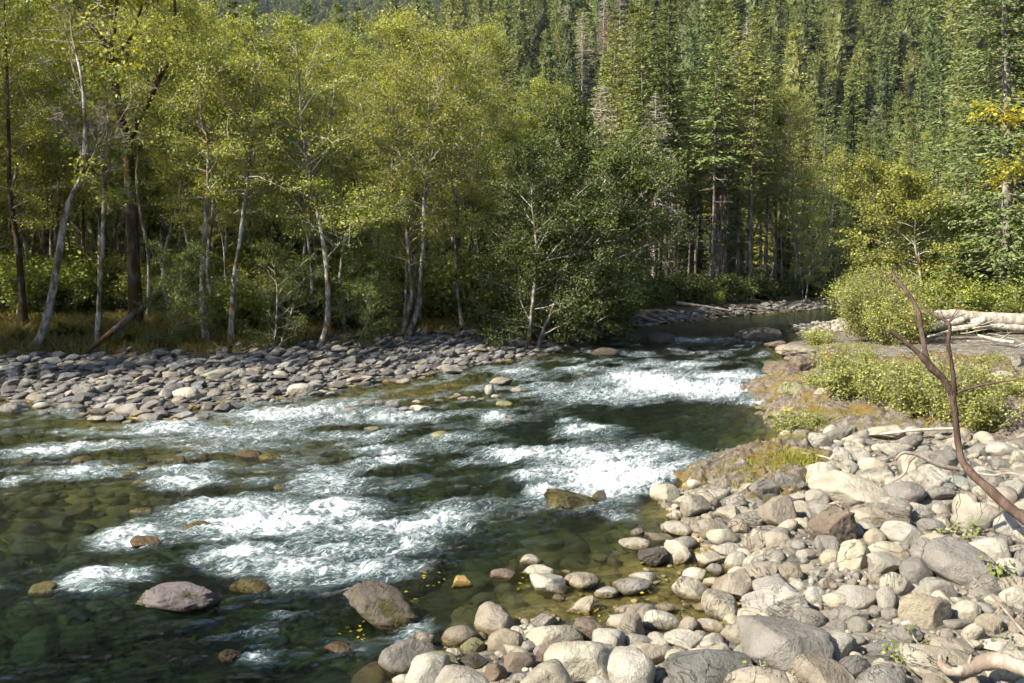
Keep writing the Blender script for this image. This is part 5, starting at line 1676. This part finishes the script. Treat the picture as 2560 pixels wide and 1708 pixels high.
# overhanging alder and company behind the round willow
px_depth('alder_tree', alder(211, 9.5, 0.15, (-0.34, -0.05), lo=0.12, width=3.4, nbr=44, per=24, leaf=0.15, yellow=0.2, leafm='arch_leaf'), 2285, 60, 0.0, 1.0, 'yellow-green alder arching left over the river above the round willow', 'tree')
px_depth('alder_tree', alder(212, 8.5, 0.13, (-0.22, 0.0), lo=0.12, width=3.0, nbr=40, per=24, leaf=0.15, yellow=0.2, leafm='arch_leaf'), 2330, 57, 0.3, 1.0, 'alder with a white forked trunk right of the arching one', 'tree')
px_depth('alder_tree', alder(213, 7.0, 0.12, (-0.1, 0.0), lo=0.05, width=3.0, nbr=36, per=24, leaf=0.14, leafm='green_leaf', yellow=0.1), 2400, 58, 1.3, 1.0, 'low bushy alder behind the left end of the driftwood log', 'tree')
RS = [shrub(220, 2.2, 2.6, 26, 16, 0.13, 'green_leaf', 0.24), shrub(221, 1.8, 2.4, 26, 16, 0.13, 'willow_leaf', 0.24)]
for i, (px, Y, s) in enumerate([(2300, 54, 1.2), (2360, 53, 1.0), (2420, 54, 1.3), (2470, 53, 1.0), (2540, 53, 1.2), (2580, 55, 1.3), (2260, 56, 1.4), (2500, 58, 1.5), (2440, 60, 1.6), (2560, 62, 1.8), (2620, 52, 1.2), (2230, 62, 1.5), (2200, 66, 1.4), (2290, 66, 1.8), (2370, 64, 1.8)]):
    px_depth('shrub', RS[i % 2], px, Y, i * 0.9, s, 'leafy green shrub behind the driftwood log on the right bank', 'shrub', 'shrubs behind the driftwood log')
px_depth('willow_shrub', shrub(230, 4.2, 3.4, 60, 13, 0.12, 'willow_leaf', 0.20, out_lean=0.75), 2200, 50, 0.4, 0.80, 'big round willow shrub by the gravel spit', 'shrub')
px_depth('willow_shrub', shrub(231, 2.6, 2.2, 36, 12, 0.12, 'willow_leaf', 0.18, out_lean=0.7), 2255, 47.5, 0.4, 0.85, 'lower willow shrub joined to the round one on its near side', 'shrub')
px_thing('willow_shrub', shrub(232, 1.6, 2.0, 44, 9, 0.08, 'willow_leaf', 0.13, out_lean=0.8), 2335, 1040, 0.0, 0.92, 'light green willow shrub behind the bare dead tree', 'shrub')
px_thing('willow_shrub', shrub(233, 1.3, 1.8, 36, 9, 0.08, 'willow_leaf', 0.12, out_lean=0.8), 2235, 1010, 0.0, 0.7, 'low light green willow left of the larger one', 'shrub')
px_thing('willow_shrub', shrub(234, 1.2, 1.6, 30, 9, 0.08, 'willow_leaf', 0.12, out_lean=0.8), 2430, 1068, 0.0, 0.8, 'low light green willow right of the bare dead tree', 'shrub')
px_thing('willow_shrub', shrub(235, 0.9, 1.6, 26, 13, 0.08, 'willow_leaf', 0.15, out_lean=0.9), 2150, 985, 0.0, 1.0, 'knee-high willow at the left end of the light green thicket', 'shrub')
# alders across the river at the far bend
for i, (px, Y, s, lab) in enumerate([(1985, 97, 1.05, 'sunlit alder with white stems leaning over the far bend'), (1915, 98, 1.0, 'pale-stemmed alder left of the sunlit one at the far bend'), (2045, 98, 0.95, 'low sunlit alder at the right of the far bend group'), (1875, 103, 0.95, 'alder at the left of the far bend group'), (1955, 106, 1.0, 'tall alder behind the far bend group'), (2010, 92, 0.6, 'small alder dipping to the water at the far bend'), (2090, 102, 0.6, 'small alder in the shade right of the far bend group')]):
    px_depth('alder_tree', ALD[[3, 0, 5, 1, 6, 5, 5][i]], px, Y, i * 1.1, s, lab, 'tree')
px_depth('maple_tree', alder(214, 17, 0.3, (0.02, 0), lo=0.3, width=5.5, nbr=40, per=22, leaf=0.26, bark='mossy_bark', leafm='bigmaple', yellow=0.25, limbs=[([(0, 0, 6), (1.2, 0, 8), (2.6, 0, 12)], 0.16, 0.05), ([(0, 0, 6), (-1.4, 0, 8.5), (-2.2, 0, 12)], 0.16, 0.05)]), 1868, 128, 0.0, 1.15, 'round brownish-green maple with dark limbs among the firs', 'tree')
FS = [shrub(260, 2.2, 2.4, 18, 12, 0.2, 'shaded_leaf', 0.3), shrub(261, 1.6, 2.6, 18, 12, 0.18, 'green_leaf', 0.28)]
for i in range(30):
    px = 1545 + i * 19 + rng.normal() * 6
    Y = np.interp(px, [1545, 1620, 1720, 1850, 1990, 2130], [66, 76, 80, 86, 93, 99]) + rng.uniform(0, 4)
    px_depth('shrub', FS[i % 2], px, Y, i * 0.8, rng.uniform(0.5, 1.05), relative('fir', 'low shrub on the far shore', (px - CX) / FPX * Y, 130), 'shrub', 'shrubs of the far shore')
# dark firs framing the shaded gap at the bend
for i, (px, Y, s) in enumerate([(2075, 118, 0.8), (2120, 124, 0.95), (2160, 116, 0.7), (2185, 128, 0.9), (2110, 112, 0.55), (2050, 126, 0.95), (2145, 134, 1.0), (2215, 120, 0.8)]):
    px_depth('fir_tree', NEARF[i % 3], px, Y, i * 0.7, s, 'dark fir above the shaded gap where the river bends out of sight', 'tree', 'dark firs at the shaded gap')
# dead trees on the hillside
DEADP = [snag(240, 19, 2.9, 0.22, 0.15, 150, 'dead_pale', 6), snag(241, 16, 2.6, 0.2, 0.1, 150, 'dead_pale', 6), snag(242, 17, 2.8, 0.2, 0.15, 150, 'dead_red', 6)]
for i, (px, py, k, s, lab) in enumerate([(1453, 130, 0, 1.15, 'pale dead fir on the hillside, leftmost of the pale group'), (1517, 90, 2, 1.15, 'reddish dead fir in the pale group on the hillside'), (1548, 60, 0, 1.0, 'pale dead fir behind the reddish one on the hillside'), (1583, 120, 1, 1.1, 'pale dead fir right of the reddish one on the hillside'), (1508, 35, 1, 1.0, 'pale dead fir at the top of the pale group'), (1412, 60, 1, 0.9, 'small pale dead fir left of the pale group'), (1428, 130, 1, .7, 'short pale dead fir below the left of the pale group'),
                                          (1700, 110, 1, 1.0, 'lone pale dead spire on the hillside above the dark stand'), (1797, 210, 0, 0.9, 'pale bare pole among the hillside firs'), (1862, 90, 1, 1.0, 'high bare spire on the upper hillside'), (2180, 300, 1, .9, 'pale dead fir on the slope above the bend'), (1835, 160, 1, .8, 'forked pale snag near the bare pole')]):
    # stand it on the slope where its upper part shows at the pixel
    d = ray(px, py)
    for Yt in np.linspace(150, 330, 300):
        q = d / d[1] * Yt
        if CAMZ + q[2] < hz(q[0], Yt) + 15 * s: break
    thing('dead_tree', DEADP[k], (q[0], q[1] - 2, hz(q[0], q[1] - 2) + 2.0), i * 0.8, s * 1.15, lab, 'tree')

# ------------------------------------------------------------------ driftwood
def log_thing(name, P, r, label, mat='driftwood', k=12, cat='log', bumps=0.06, seed=1, n=26, twigs=()):
    rng_ = np.random.RandomState(seed)
    mb = MB()
    Q = spline(P, n)
    rr_ = np.interp(np.linspace(0, 1, n), np.linspace(0, 1, len(r)), r)
    rr_ = rr_ * (1 + 1.6 * bumps * fbm(np.stack([np.linspace(0, 4, n), np.full(n, seed * 3.7), np.zeros(n)], -1), 2))
    V, F = tube(Q, rr_, k)
    V = V + (fbm(V * 3.0 / max(0.15, rr_.mean() * 2), 3) * rr_.mean() * bumps * 2.0)[:, None] * unit(V - np.repeat(Q, k, 0))
    mb.add(V, F)
    a = len(V)
    mb.T.append(np.array([[a - k, a - k + i, a - k + i + 1] for i in range(1, k - 1)]))
    mb.T.append(np.array([[0, i + 1, i] for i in range(1, k - 1)]))
    base = Q[0]
    e = link(name, None, None, tuple(base))
    tag(e, label, cat)
    me = mb.mesh('log', M[mat])
    me.transform(Matrix.Translation(-Vector(base)))
    link('trunk', me, e)
    for tw in twigs:
        m2 = MB()
        T_ = spline(tw[0], max(5, 3 * len(tw[0])))
        m2.tube(T_, np.linspace(tw[1], tw[2], len(T_)), 6)
        me = m2.mesh('branch', M[mat])
        me.transform(Matrix.Translation(-Vector(base)))
        link('branch', me, e)
    return e
YL = 50.0
zl_ = hz((2420 - CX) / FPX * YL, YL)
def lp(px, dz, Y=YL):
    x = (px - CX) / FPX * Y
    return np.array([x, Y, hz(x, Y) + dz])
g0, g1 = at_y(2283, 788, YL), at_y(2640, 806, YL)
log_thing('driftwood_log', [g0, at_y(2400, 790, YL), at_y(2500, 800, YL), g1], [0.24, 0.32, 0.38, 0.42], 'long bleached driftwood log lying across the right bank', n=40, k=14, seed=2)
for i, (p, r, lab) in enumerate([([at_y(2308, 824, 48.5), at_y(2360, 812, 48.6), at_y(2410, 800, 48.7)], [0.10, 0.30, 0.16], 'splintered brown root piece under the left end of the driftwood log'),
                                 ([at_y(2380, 822, 48.2), at_y(2450, 816, 48.2), at_y(2570, 822, 48.2)], [0.10, 0.17, 0.15], 'second bleached trunk lying under the driftwood log'),
                                 ([at_y(2320, 842, 46), at_y(2375, 828, 46.5), at_y(2420, 822, 46.8)], [0.05, 0.07, 0.05], 'thin bleached pole slanting under the driftwood log'),
                                 ([at_y(2445, 838, 45), at_y(2490, 850, 44), at_y(2535, 856, 43)], [0.05, 0.09, 0.06], 'short bleached branch on the mossy bedrock at the right'),
                                 ([at_y(2430, 806, 48.4), at_y(2455, 802, 48.0), at_y(2440, 812, 47.6)], [0.16, 0.26, 0.12], 'gnarled brown root ball against the driftwood log')]):
    log_thing('driftwood_piece', p, r, lab, k=8, seed=10 + i, bumps=0.14)
rng = np.random.RandomState(91)
for i in range(16):
    px, py = rng.uniform(2400, 2600), rng.uniform(775, 880)
    Y = 50 - (py - 775) / 105 * 8 + (1.5 if py < 800 else 0)
    a = rng.uniform(-0.5, 0.5)
    c = at_y(px, py, Y)
    L = rng.uniform(0.6, 1.8)
    d = np.array([math.cos(a), rng.uniform(-0.3, 0.3), math.sin(a) * 0.5])
    tb = MB()
    tb.tube(wander(rng, c - d * L / 2, d, L, 6, 0.12), np.linspace(0.035, 0.012, 6), 5)
    o = link('driftwood_stick', tb.mesh('stick', M['driftwood']))
    tag(o, 'thin bleached stick strewn about the driftwood log', 'stick', 'sticks about the driftwood log')

# the bare dead tree in the foreground
YS = 14.5
def sp(x, y, dy=0.0): return at_y(1660 + .383 * x, 500 + .383 * y, YS + dy)
def s3(x, y, dy=0.0): return at_y(1660 + .383 * x, 1108 + .383 * y, YS + dy)
def snag_tree():
    base = s3(2350, 500, -0.9)
    e = link('dead_tree', None, None, tuple(base))
    tag(e, 'bare brown dead tree forking in front of the willows', 'tree')
    def part(nm, P, r, k=8, n=24, mat='brown_bark'):
        mb = MB()
        Q = spline(P, n)
        rr_ = np.interp(np.linspace(0, 1, n), np.linspace(0, 1, len(r)), r)
        V, F = tube(Q, rr_, k)
        V += (fbm(V * 6, 3) * 0.018)[:, None] * unit(V - np.repeat(Q, k, 0)) * (rr_.repeat(k)[:, None] / 0.1)
        mb.add(V - base, F)
        a = mb.n
        mb.T.append(np.array([[a - k, a - k + i, a - k + i + 1] for i in range(1, k - 1)]))
        link(nm, mb.mesh('limb', M[mat]), e)
    part('trunk', [s3(2420, 545, -1.1), s3(2280, 440, -0.8), s3(2130, 310, -0.5), s3(2010, 200, -0.3), s3(1945, 110, -0.1), sp(1918, 1570), sp(1900, 1400), sp(1880, 1270)], [0.0915, 0.0845, 0.0739, 0.0669, 0.0563, 0.0493, 0.0475, 0.0528], 10, 40)
    part('limb', [sp(1885, 1285), sp(1830, 1180), sp(1760, 1110), sp(1705, 1045), sp(1650, 990), sp(1580, 935), sp(1500, 870), sp(1468, 848)], [0.0528, 0.0546, 0.0598, 0.0563, 0.0387, 0.0352, 0.0317, 0.0246], 9, 36)
    part('limb', [sp(1712, 1050), sp(1700, 960, .1), sp(1678, 850, .2), sp(1662, 740, .3), sp(1620, 650, .4), sp(1560, 570, .5), sp(1510, 510, .6), sp(1488, 465, .7), sp(1490, 428, .7)], [0.0422, 0.0387, 0.0387, 0.0387, 0.0352, 0.0317, 0.0264, 0.0194, 0.0123], 9, 36)
    part('limb', [sp(1898, 1270), sp(1890, 1160, -.1), sp(1872, 1040, -.15), sp(1856, 930, -.2), sp(1866, 850, -.2), sp(1856, 795, -.2)], [0.0422, 0.0370, 0.0334, 0.0326, 0.0299, 0.0246], 8, 26)
    part('branch', [sp(1858, 800, -.2), sp(1800, 770, -.1), sp(1735, 738, 0), sp(1675, 700, .2)], [0.0229, 0.0194, 0.0194, 0.0167], 7, 16)
    part('branch', [sp(1900, 1262), sp(2000, 1228, -.2), sp(2150, 1195, -.5), sp(2360, 1165, -.9)], [0.0246, 0.0211, 0.0185, 0.0123], 7, 16)
    part('twig', [sp(1858, 800, -.2), sp(1890, 750, -.2), sp(1918, 700, -.2), sp(1925, 620, -.2)], [0.0123, 0.0088, 0.0062, 0.0026], 5, 12)
    part('twig', [sp(1862, 795, -.2), sp(1900, 770, -.3), sp(1972, 742, -.3)], [0.0141, 0.0114, 0.0053], 5, 10)
    part('twig', [sp(1870, 780, -.2), sp(1910, 745, -.3), sp(1950, 690, -.3)], [0.0088, 0.0062, 0.0026], 5, 10)
    part('twig', [sp(1480, 500, .6), sp(1400, 470, .7), sp(1330, 485, .8)], [0.0097, 0.0070, 0.0026], 5, 10)
    part('twig', [sp(1530, 545, .6), sp(1430, 500, .8), sp(1350, 505, .9)], [0.0088, 0.0053, 0.0026], 5, 10)
    part('twig', [sp(1560, 575, .6), sp(1470, 545, .8), sp(1390, 520, 1.0)], [0.0088, 0.0053, 0.0026], 5, 10)
    part('twig', [sp(1848, 950, -.2), sp(1810, 950, -.3), sp(1785, 990, -.3), sp(1780, 1045, -.3)], [0.0053, 0.0053, 0.0044, 0.0018], 4, 12)
    part('twig', [sp(1845, 960, -.2), sp(1838, 1030, -.3), sp(1825, 1150, -.3), sp(1828, 1330, -.3)], [0.0053, 0.0053, 0.0044, 0.0018], 4, 14)
    part('branch', [s3(1930, 170, -.2), s3(1830, 155, -.2), s3(1740, 120, -.2), s3(1650, 75, -.2), s3(1560, 65, -.2), s3(1505, 110, -.3)], [0.0422, 0.0387, 0.0352, 0.0317, 0.0246, 0.0106], 8, 26, 'dead_wood')
    part('branch', [s3(1640, 85, -.2), s3(1595, 130, -.3), s3(1570, 200, -.4), s3(1520, 235, -.4), s3(1480, 265, -.5)], [0.0246, 0.0246, 0.0211, 0.0176, 0.0070], 7, 20, 'dead_wood')
    part('branch', [s3(2040, 195, -.3), s3(2150, 210, -.5), s3(2260, 195, -.7), s3(2370, 225, -.9)], [0.0211, 0.0176, 0.0158, 0.0106], 6, 14, 'dead_wood')
    for i, (x, y) in enumerate([(1880, 210), (1920, 330), (1900, 420), (2090, 330), (2180, 420), (2060, 400)]):
        part('twig', [s3(x + 20, y - 40, -.4), s3(x + 5, y, -.5), s3(x + 15, y + 60, -.55), s3(x - 10, y + 110, -.6)], [0.007, 0.006, 0.005, 0.003], 4, 9)
snag_tree()
# curled driftwood at the lower right and the thin dead branch
YD = 9.6
def sd(x, y, dy=0.0): return at_y(1660 + .383 * x, 1108 + .383 * y, YD + dy)
log_thing('driftwood_branch', [sd(1800, 1395, .2), sd(1815, 1450, .1), sd(1880, 1488), sd(1980, 1475), sd(2080, 1435), sd(2190, 1420, -.1), sd(2290, 1450, -.2), sd(2420, 1500, -.4)], [0.022, 0.05, 0.062, 0.075, 0.085, 0.09, 0.09, 0.085], 'curled grey-brown driftwood branch on the huge pale boulder', 'dead_wood', 10, 'branch', 0.10, 31, 40,
          [([sd(1880, 1480), sd(1840, 1430), sd(1850, 1400, -.1)], 0.04, 0.015), ([sd(1990, 1440), sd(2000, 1400), sd(2005, 1380)], 0.02, 0.006)])
YT = 10.8
def st_(x, y, dy=0.0): return at_y(1660 + .383 * x, 1108 + .383 * y, YT + dy)
log_thing('dead_branch', [st_(1955, 820, .4), st_(2050, 910, .3), st_(2170, 1030, .2), st_(2250, 1120), st_(2330, 1215, -.2), st_(2420, 1310, -.4)], [0.006, 0.011, 0.016, 0.02, 0.022, 0.025], 'thin dead branch leaning over the boulders at the right edge', 'dead_wood', 6, 'branch', 0.05, 33, 26,
          [([st_(2200, 1075, .1), st_(2160, 1110, .1), st_(2125, 1175, .1)], 0.012, 0.004), ([st_(2190, 1060, .1), st_(2180, 1100, 0), st_(2195, 1240, 0)], 0.008, 0.003), ([st_(2260, 1130), st_(2240, 1060), st_(2230, 980)], 0.008, 0.003), ([st_(2300, 1180), st_(2345, 1100), st_(2365, 1040)], 0.01, 0.003)])
# twig tangle by the water
g = ground(1840, 1330)
for i in range(14):
    tb = MB()
    c = np.array([g[0] + rng.normal() * 0.22, g[1] + rng.normal() * 0.15, g[2] + 0.16 + rng.uniform(0, 0.14)])
    d = unit(np.array([rng.normal(), rng.normal() * 0.5, rng.normal() * 0.35]))
    L = rng.uniform(0.25, 0.7)
    tb.tube(wander(rng, c - d * L / 2, d, L, 6, 0.2), np.linspace(0.007, 0.003, 6), 4)
    tag(link('twig', tb.mesh('twig', M['brown_bark'])), 'brown twig in the tangle caught on the stones by the water', 'twig', 'twigs caught on the stones')
log_thing('dead_branch', [ground(2003, 1145) + np.array([0, 0, .12]), ground(2060, 1158) + np.array([0, 0, .14]), ground(2130, 1178) + np.array([0, 0, .12]), ground(2230, 1165) + np.array([0, 0, .2])], [0.012, 0.022, 0.018, 0.008], 'long bleached stick lying on the weedy bedrock', 'driftwood', 6, 'stick', 0.05, 35)
log_thing('driftwood_pole', [ground(2200, 1105) + np.array([0, 0, .2]), ground(2290, 1100) + np.array([0, 0, .25]), ground(2390, 1096) + np.array([0, 0, .25])], [0.03, 0.04, 0.035], 'bleached pole lying on the stones left of the dead trunk', 'driftwood', 7, 'stick', 0.08, 36)
# left bank: leaning log, fallen trunk across the far shore
gl = ground(208, 888)
log_thing('fallen_log', [gl, at_y(270, 838, gl[1] + 0.6), at_y(330, 790, gl[1] + 1.2), at_y(402, 735, gl[1] + 2.0)], [0.06, 0.13, 0.16, 0.15], 'dark fallen log propped slantwise against the big forked tree', 'mossy_bark', 9, 'log', 0.06, 41)
for i, (a, b_, r, lab) in enumerate([((1690, 768), (1830, 784), 0.16, 'long fallen trunk lying along the far shore'), ((1580, 798), (1655, 814), 0.13, 'shorter log at the water left of the long fallen trunk'), ((1830, 782), (1915, 785), 0.08, 'thin pole at the tip of the long fallen trunk')]):
    A_, B_ = ground(*a), ground(*b_)
    log_thing('fallen_log', [A_ + np.array([0, 0, .35]), (A_ + B_) / 2 + np.array([0, 0, .3]), B_ + np.array([0, 0, .2])], [r, r * .9, r * .6], lab, 'dead_wood', 8, 'log', 0.05, 50 + i)

# ------------------------------------------------------------------ grass, ferns, weeds
def grass_mass(name, X, Y, mat, label, hmin, hmax, wid, lean=0.5, seed=4, tint=None):
    rng_ = np.random.RandomState(seed)
    n = len(X)
    Z = height(X, Y)
    L = rng_.uniform(hmin, hmax, n)
    D = rng_.normal(size=(n, 3)) * lean
    D[:, 2] = 1.0
    D = unit(D)
    S = unit(np.cross(D, rdir(rng_, n)))
    B = np.stack([X, Y, Z - 0.02], 1)
    w = wid * rng_.uniform(0.6, 1.3, n)
    bend = unit(rng_.normal(size=(n, 3)) * np.array([1, 1, 0.2]))
    a, b_ = B - S * (w / 2)[:, None], B + S * (w / 2)[:, None]
    m = B + D * (L * 0.55)[:, None]
    c, d = m + S * (w * 0.4)[:, None], m - S * (w * 0.4)[:, None]
    t = B + D * (L * 0.9)[:, None] + bend * (L * 0.35)[:, None]
    V = np.stack([a, b_, c, d, t], 1).reshape(-1, 3)
    i = np.arange(n)[:, None] * 5
    tn = rng_.uniform(0.6, 1.35, n)[:, None] * (np.ones((n, 3)) if tint is None else tint(rng_, n))
    me = mk_mesh(name, V, [i + np.array([[0, 1, 2, 3]]), i + np.array([[3, 2, 4]])], M[mat], False, np.repeat(tn, 5, 0))
    tag(link(name, me), label, 'grass', kind='stuff')
rng = np.random.RandomState(61)
n = 90000
q = rng.uniform(-80, 1480, n)
r = rng.uniform(34, 66, n)
x, y = (q - CX) / FPX * r, r
dl, dr = seg_dist(x, y, LEFT), seg_dist(x, y, RIGHT)
bar = np.interp(q, [-400, 0, 300, 900, 1250, 1450, 1560, 2200], [9, 9, 9.5, 10.5, 6, 2.0, 2.5, 2.5])
dens = n2(x, y, 0.35, 3, 2.0)
ok = (~inside(x, y, POLY)) & (dl < dr) & (dl > bar * (0.98 + 0.2 * dens)) & (dl < bar + 22) & (dens + rng.uniform(-0.6, 0.6, n) > -0.25)
def dry(rng_, n):
    g_ = rng_.uniform(size=n)[:, None]
    return np.where(g_ < 0.3, np.array([[0.55, 0.75, 0.5]]), np.array([[1.0, 1.0, 1.0]]))
grass_mass('dry_grass', x[ok], y[ok], 'grass', 'dry golden grass covering the terrace of the left bank', 0.25, 0.75, 0.035, 0.45, 4, dry)
def fern(seed):
    rng_ = np.random.RandomState(seed)
    mb = MB()
    for k in range(26):
        az = rng_.uniform(0, 6.28)
        L = rng_.uniform(0.6, 1.05)
        el = rng_.uniform(0.6, 1.3)
        s = np.linspace(0, 1, 12)
        rad = s * L * math.cos(el) + 0.1 * s * s * L
        zz_ = s * L * math.sin(el) - 0.42 * s * s * L
        P = np.stack([math.cos(az) * rad, math.sin(az) * rad, zz_], 1)
        d = np.gradient(P, axis=0)
        side = np.array([-math.sin(az), math.cos(az), 0])
        for sg in (-1, 1):
            w = 0.17 * L * np.sin(np.pi * np.clip(s * 0.9 + 0.08, 0, 1)) + 0.01
            V, Q, C = cards(P, side * sg + unit(d) * 0.35, np.tile([0, 0, 1.0], (12, 1)) + rng_.normal(size=(12, 3)) * 0.15, w, 0.09 * L, rng_.uniform(0.7, 1.2))
            mb.add(V, Q, None, C)
    return [('fronds', mb.mesh('fern_fronds', M['fern'], False))]
FERN = [fern(1), fern(2)]
for i, (px, py, s, lab) in enumerate([(172, 835, 1.5, 'large sword fern in the grass in front of the dark forked tree'), (118, 838, 1.1, 'sword fern left of the large one in the grass'), (240, 790, 1.3, 'fern between the white trunk and the dark forked tree'), (300, 860, 1.1, 'fern at the foot of the propped log'), (330, 850, 1.0, 'fern under the propped log, right one'), (200, 780, 1.2, 'fern behind the leaning grey tree'), (380, 865, 1.1, 'fern at the grass edge right of the propped log'), (290, 775, 1.2, 'fern in the shade behind the dark forked tree'), (960, 812, 1.1, 'fern on the sunlit grass beside the twin trunks'), (40, 850, 1.0, 'fern at the left edge of the grass')]):
    px_thing('fern', FERN[i % 2], px, py, i * 1.1, s, lab, 'fern')
# weeds on the bedrock and between boulders
n = 9000
P = [(1975, 1105, 90, 40), (1900, 1185, 110, 60), (2010, 1060, 90, 40), (2120, 1000, 120, 60), (2190, 930, 120, 50), (2100, 870, 100, 40), (2000, 1150, 80, 50), (2080, 905, 60, 40), (2480, 920, 60, 30), (2230, 1060, 120, 40), (2450, 960, 60, 40), (2050, 830, 60, 25)]
X, Y = [], []
for (px, py, w, h) in P:
    g = ground(px, py)
    k = 1100
    X.append(g[0] + rng.normal(size=k) * w * 0.5 / FPX * g[1])
    Y.append(g[1] + rng.normal(size=k) * h * 1.2 / FPX * g[1])
X, Y = np.concatenate(X), np.concatenate(Y)
ok = ~inside(X, Y, POLY)
X, Y = X[ok], Y[ok]
def weedy(rng_, n):
    g_ = rng_.uniform(size=n)[:, None]
    return np.where(g_ < 0.35, np.array([[1.25, 1.1, 0.95]]), np.array([[1.0, 1.0, 1.0]]))
grass_mass('weeds', X, Y + 0.0, 'green_grass', 'thin yellow-green weeds growing on the bedrock by the water', 0.10, 0.34, 0.016, 0.5, 8, weedy)
SAP = [shrub(300, 0.36, 0.15, 3, 1, 0.07, 'green_leaf', 0.03, 0.0), shrub(301, 0.28, 0.18, 3, 1, 0.065, 'green_leaf', 0.03, 0.0)]
for i, (x, y, s, lab) in enumerate([(700, 1530, 1.0, 'small leafy sprout in front of the huge notched boulder'), (1590, 1400, 1.2, 'leafy sprout between the dark flat stone and the huge pale boulder'), (1720, 1300, .8, 'little sprout below the squarish tan boulder'), (1860, 560, 1.0, 'green sprout in front of the large pale smooth boulder'), (2000, 590, 1.0, 'green sprout right of the large pale smooth boulder'), (2200, 1330, 1.0, 'sprout at the foot of the thin dead branch'), (2310, 900, 1.6, 'leafy sapling at the right edge beside the thin dead branch'), (2260, 280, 1.2, 'low green plant behind the fallen dead trunk'), (620, 250, 1.1, 'green weed clump on the weedy bedrock point'), (940, 70, 1.1, 'green weed clump high on the weedy bedrock point')]):
    c = C3(x, y, 1, 1)
    px_thing('sprout', SAP[i % 2], c[0], c[1] + 12, i * 1.0, s, lab, 'plant')
LW = [shrub(310, 0.7, 0.8, 16, 8, 0.06, 'willow_leaf', 0.1), shrub(311, 0.5, 0.8, 16, 8, 0.05, 'willow_leaf', 0.09)]
for i, (px, py, s, lab) in enumerate([(2095, 940, 1.3, 'low yellow-green bush on the bedrock above the cream boulder'), (2060, 965, 1.0, 'small bush at the water edge behind the white boulder'), (2050, 860, 1.2, 'small bush on the brown bedrock shelf'), (2155, 905, 1.2, 'bush on the bedrock left of the light green willow'), (1985, 1080, .9, 'low weed bush at the tip of the bedrock point'), (2490, 915, 1.0, 'yellow bush on the mossy ridge at the right'), (2520, 1000, 1.2, 'low bush at the right edge above the branch of the dead tree')]):
    px_thing('shrub', LW[i % 2], px, py, i * 1.3, s, lab, 'shrub')
# yellow leaves drifted into the shallows
n = 150
mb = MB()
cs = [(1080, 1445), (1310, 1450), (900, 1590), (1640, 1490), (1700, 1400), (1800, 1480), (1470, 1540), (1010, 1500), (1690, 1378), (1760, 1475)]
C = []
for i in range(n):
    c = cs[rng.randint(len(cs))]
    p = at_z(c[0] + rng.normal() * 26, c[1] + rng.normal() * 14, 0.03)
    C.append([p[0], p[1], 0.045 + rng.uniform(0, 0.02)])
C = np.array(C)
D = rng.normal(size=(n, 3)) * np.array([1, 1, 0.1])
V, Q, CC = cards(C, D, np.tile([0, 0, 1.0], (n, 1)) + rng.normal(size=(n, 3)) * 0.2, rng.uniform(0.04, 0.08, n), rng.uniform(0.03, 0.05, n), np.where(rng.uniform(size=(n, 1)) < 0.35, np.array([[0.9, 0.45, 0.5]]), np.array([[1.0, 1.0, 1.0]])))
mb.add(V, Q, None, CC)
tag(link('fallen_leaves', mb.mesh('fallen_leaves', M['yellow_leaf'], False)), 'yellow fallen leaves drifted against the stones in the shallows', 'leaves', kind='stuff')

# ------------------------------------------------------------------ far mountain and air
def mz(x, y):
    return -10 + 0.62 * np.clip(y - 455, 0, None) * (1 + 0.14 * n2(x, y, 0.004, 3, 1.0)) + 22 * n2(x, y, 0.010, 3, 2.0)
def mountain():
    n_u, n_v = 120, 70
    u, v = np.meshgrid(np.linspace(-900, 700, n_u), np.linspace(430, 880, n_v))
    x, y = u.ravel(), v.ravel()
    z = mz(x, y)
    b = NB('mountain_floor')
    ge = b.node('ShaderNodeNewGeometry')
    n1 = b.noise(ge.outputs['Position'], 0.05, 6, 0.7)
    m = b.principled(b.mix(n1, (0.02, 0.03, 0.015), (0.05, 0.06, 0.025)), 1.0, 0.0)
    tag(link('mountain', mk_mesh('mountain', np.stack([x, y, z], 1), [grid_quads(n_v, n_u)], m, True)), kind='structure')
    rng_ = np.random.RandomState(3)
    k = 6500
    q = rng_.uniform(380, 1180, k)
    Y = np.sqrt(rng_.uniform(460 ** 2, 870 ** 2, k))
    X = (q - CX) / FPX * Y
    return [(a, b_, c - 1) for a, b_, c in zip(X, Y, mz(X, Y))]
FARM = [conifer(250, 17, 2.6, 0.03, 13, 6, 4, 2.2, 0.3, fan=0.2, cw=0.55), conifer(251, 14, 2.4, 0.03, 12, 6, 4, 2.2, 0.3, fan=0.2, cw=0.55)]
scatter('mountain_forest', mountain(), FARM, 'hazy blue fir forest on the distant mountain', 'forest', 0.8, 1.3, 9)
def haze():
    m, t, n, l = newmat('haze')
    o_ = n.new('ShaderNodeOutputMaterial')
    v = n.new('ShaderNodeVolumePrincipled')
    v.inputs['Color'].default_value = (0.62, 0.76, 1.0, 1)
    v.inputs['Density'].default_value = 0.00010
    v.inputs['Anisotropy'].default_value = 0.2
    l.new(v.outputs[0], o_.inputs['Volume'])
    x0, x1, y0, y1, z0, z1 = -1300, 1300, -1300, 1300, -16, 345
    V = np.array([(x, y, z) for z in (z0, z1) for y in (y0, y1) for x in (x0, x1)], float)
    F = np.array([(0, 2, 3, 1), (4, 5, 7, 6), (0, 1, 5, 4), (2, 6, 7, 3), (0, 4, 6, 2), (1, 3, 7, 5)])
    tag(link('haze', mk_mesh('haze', V, [F], m, False)), kind='stuff')
haze()
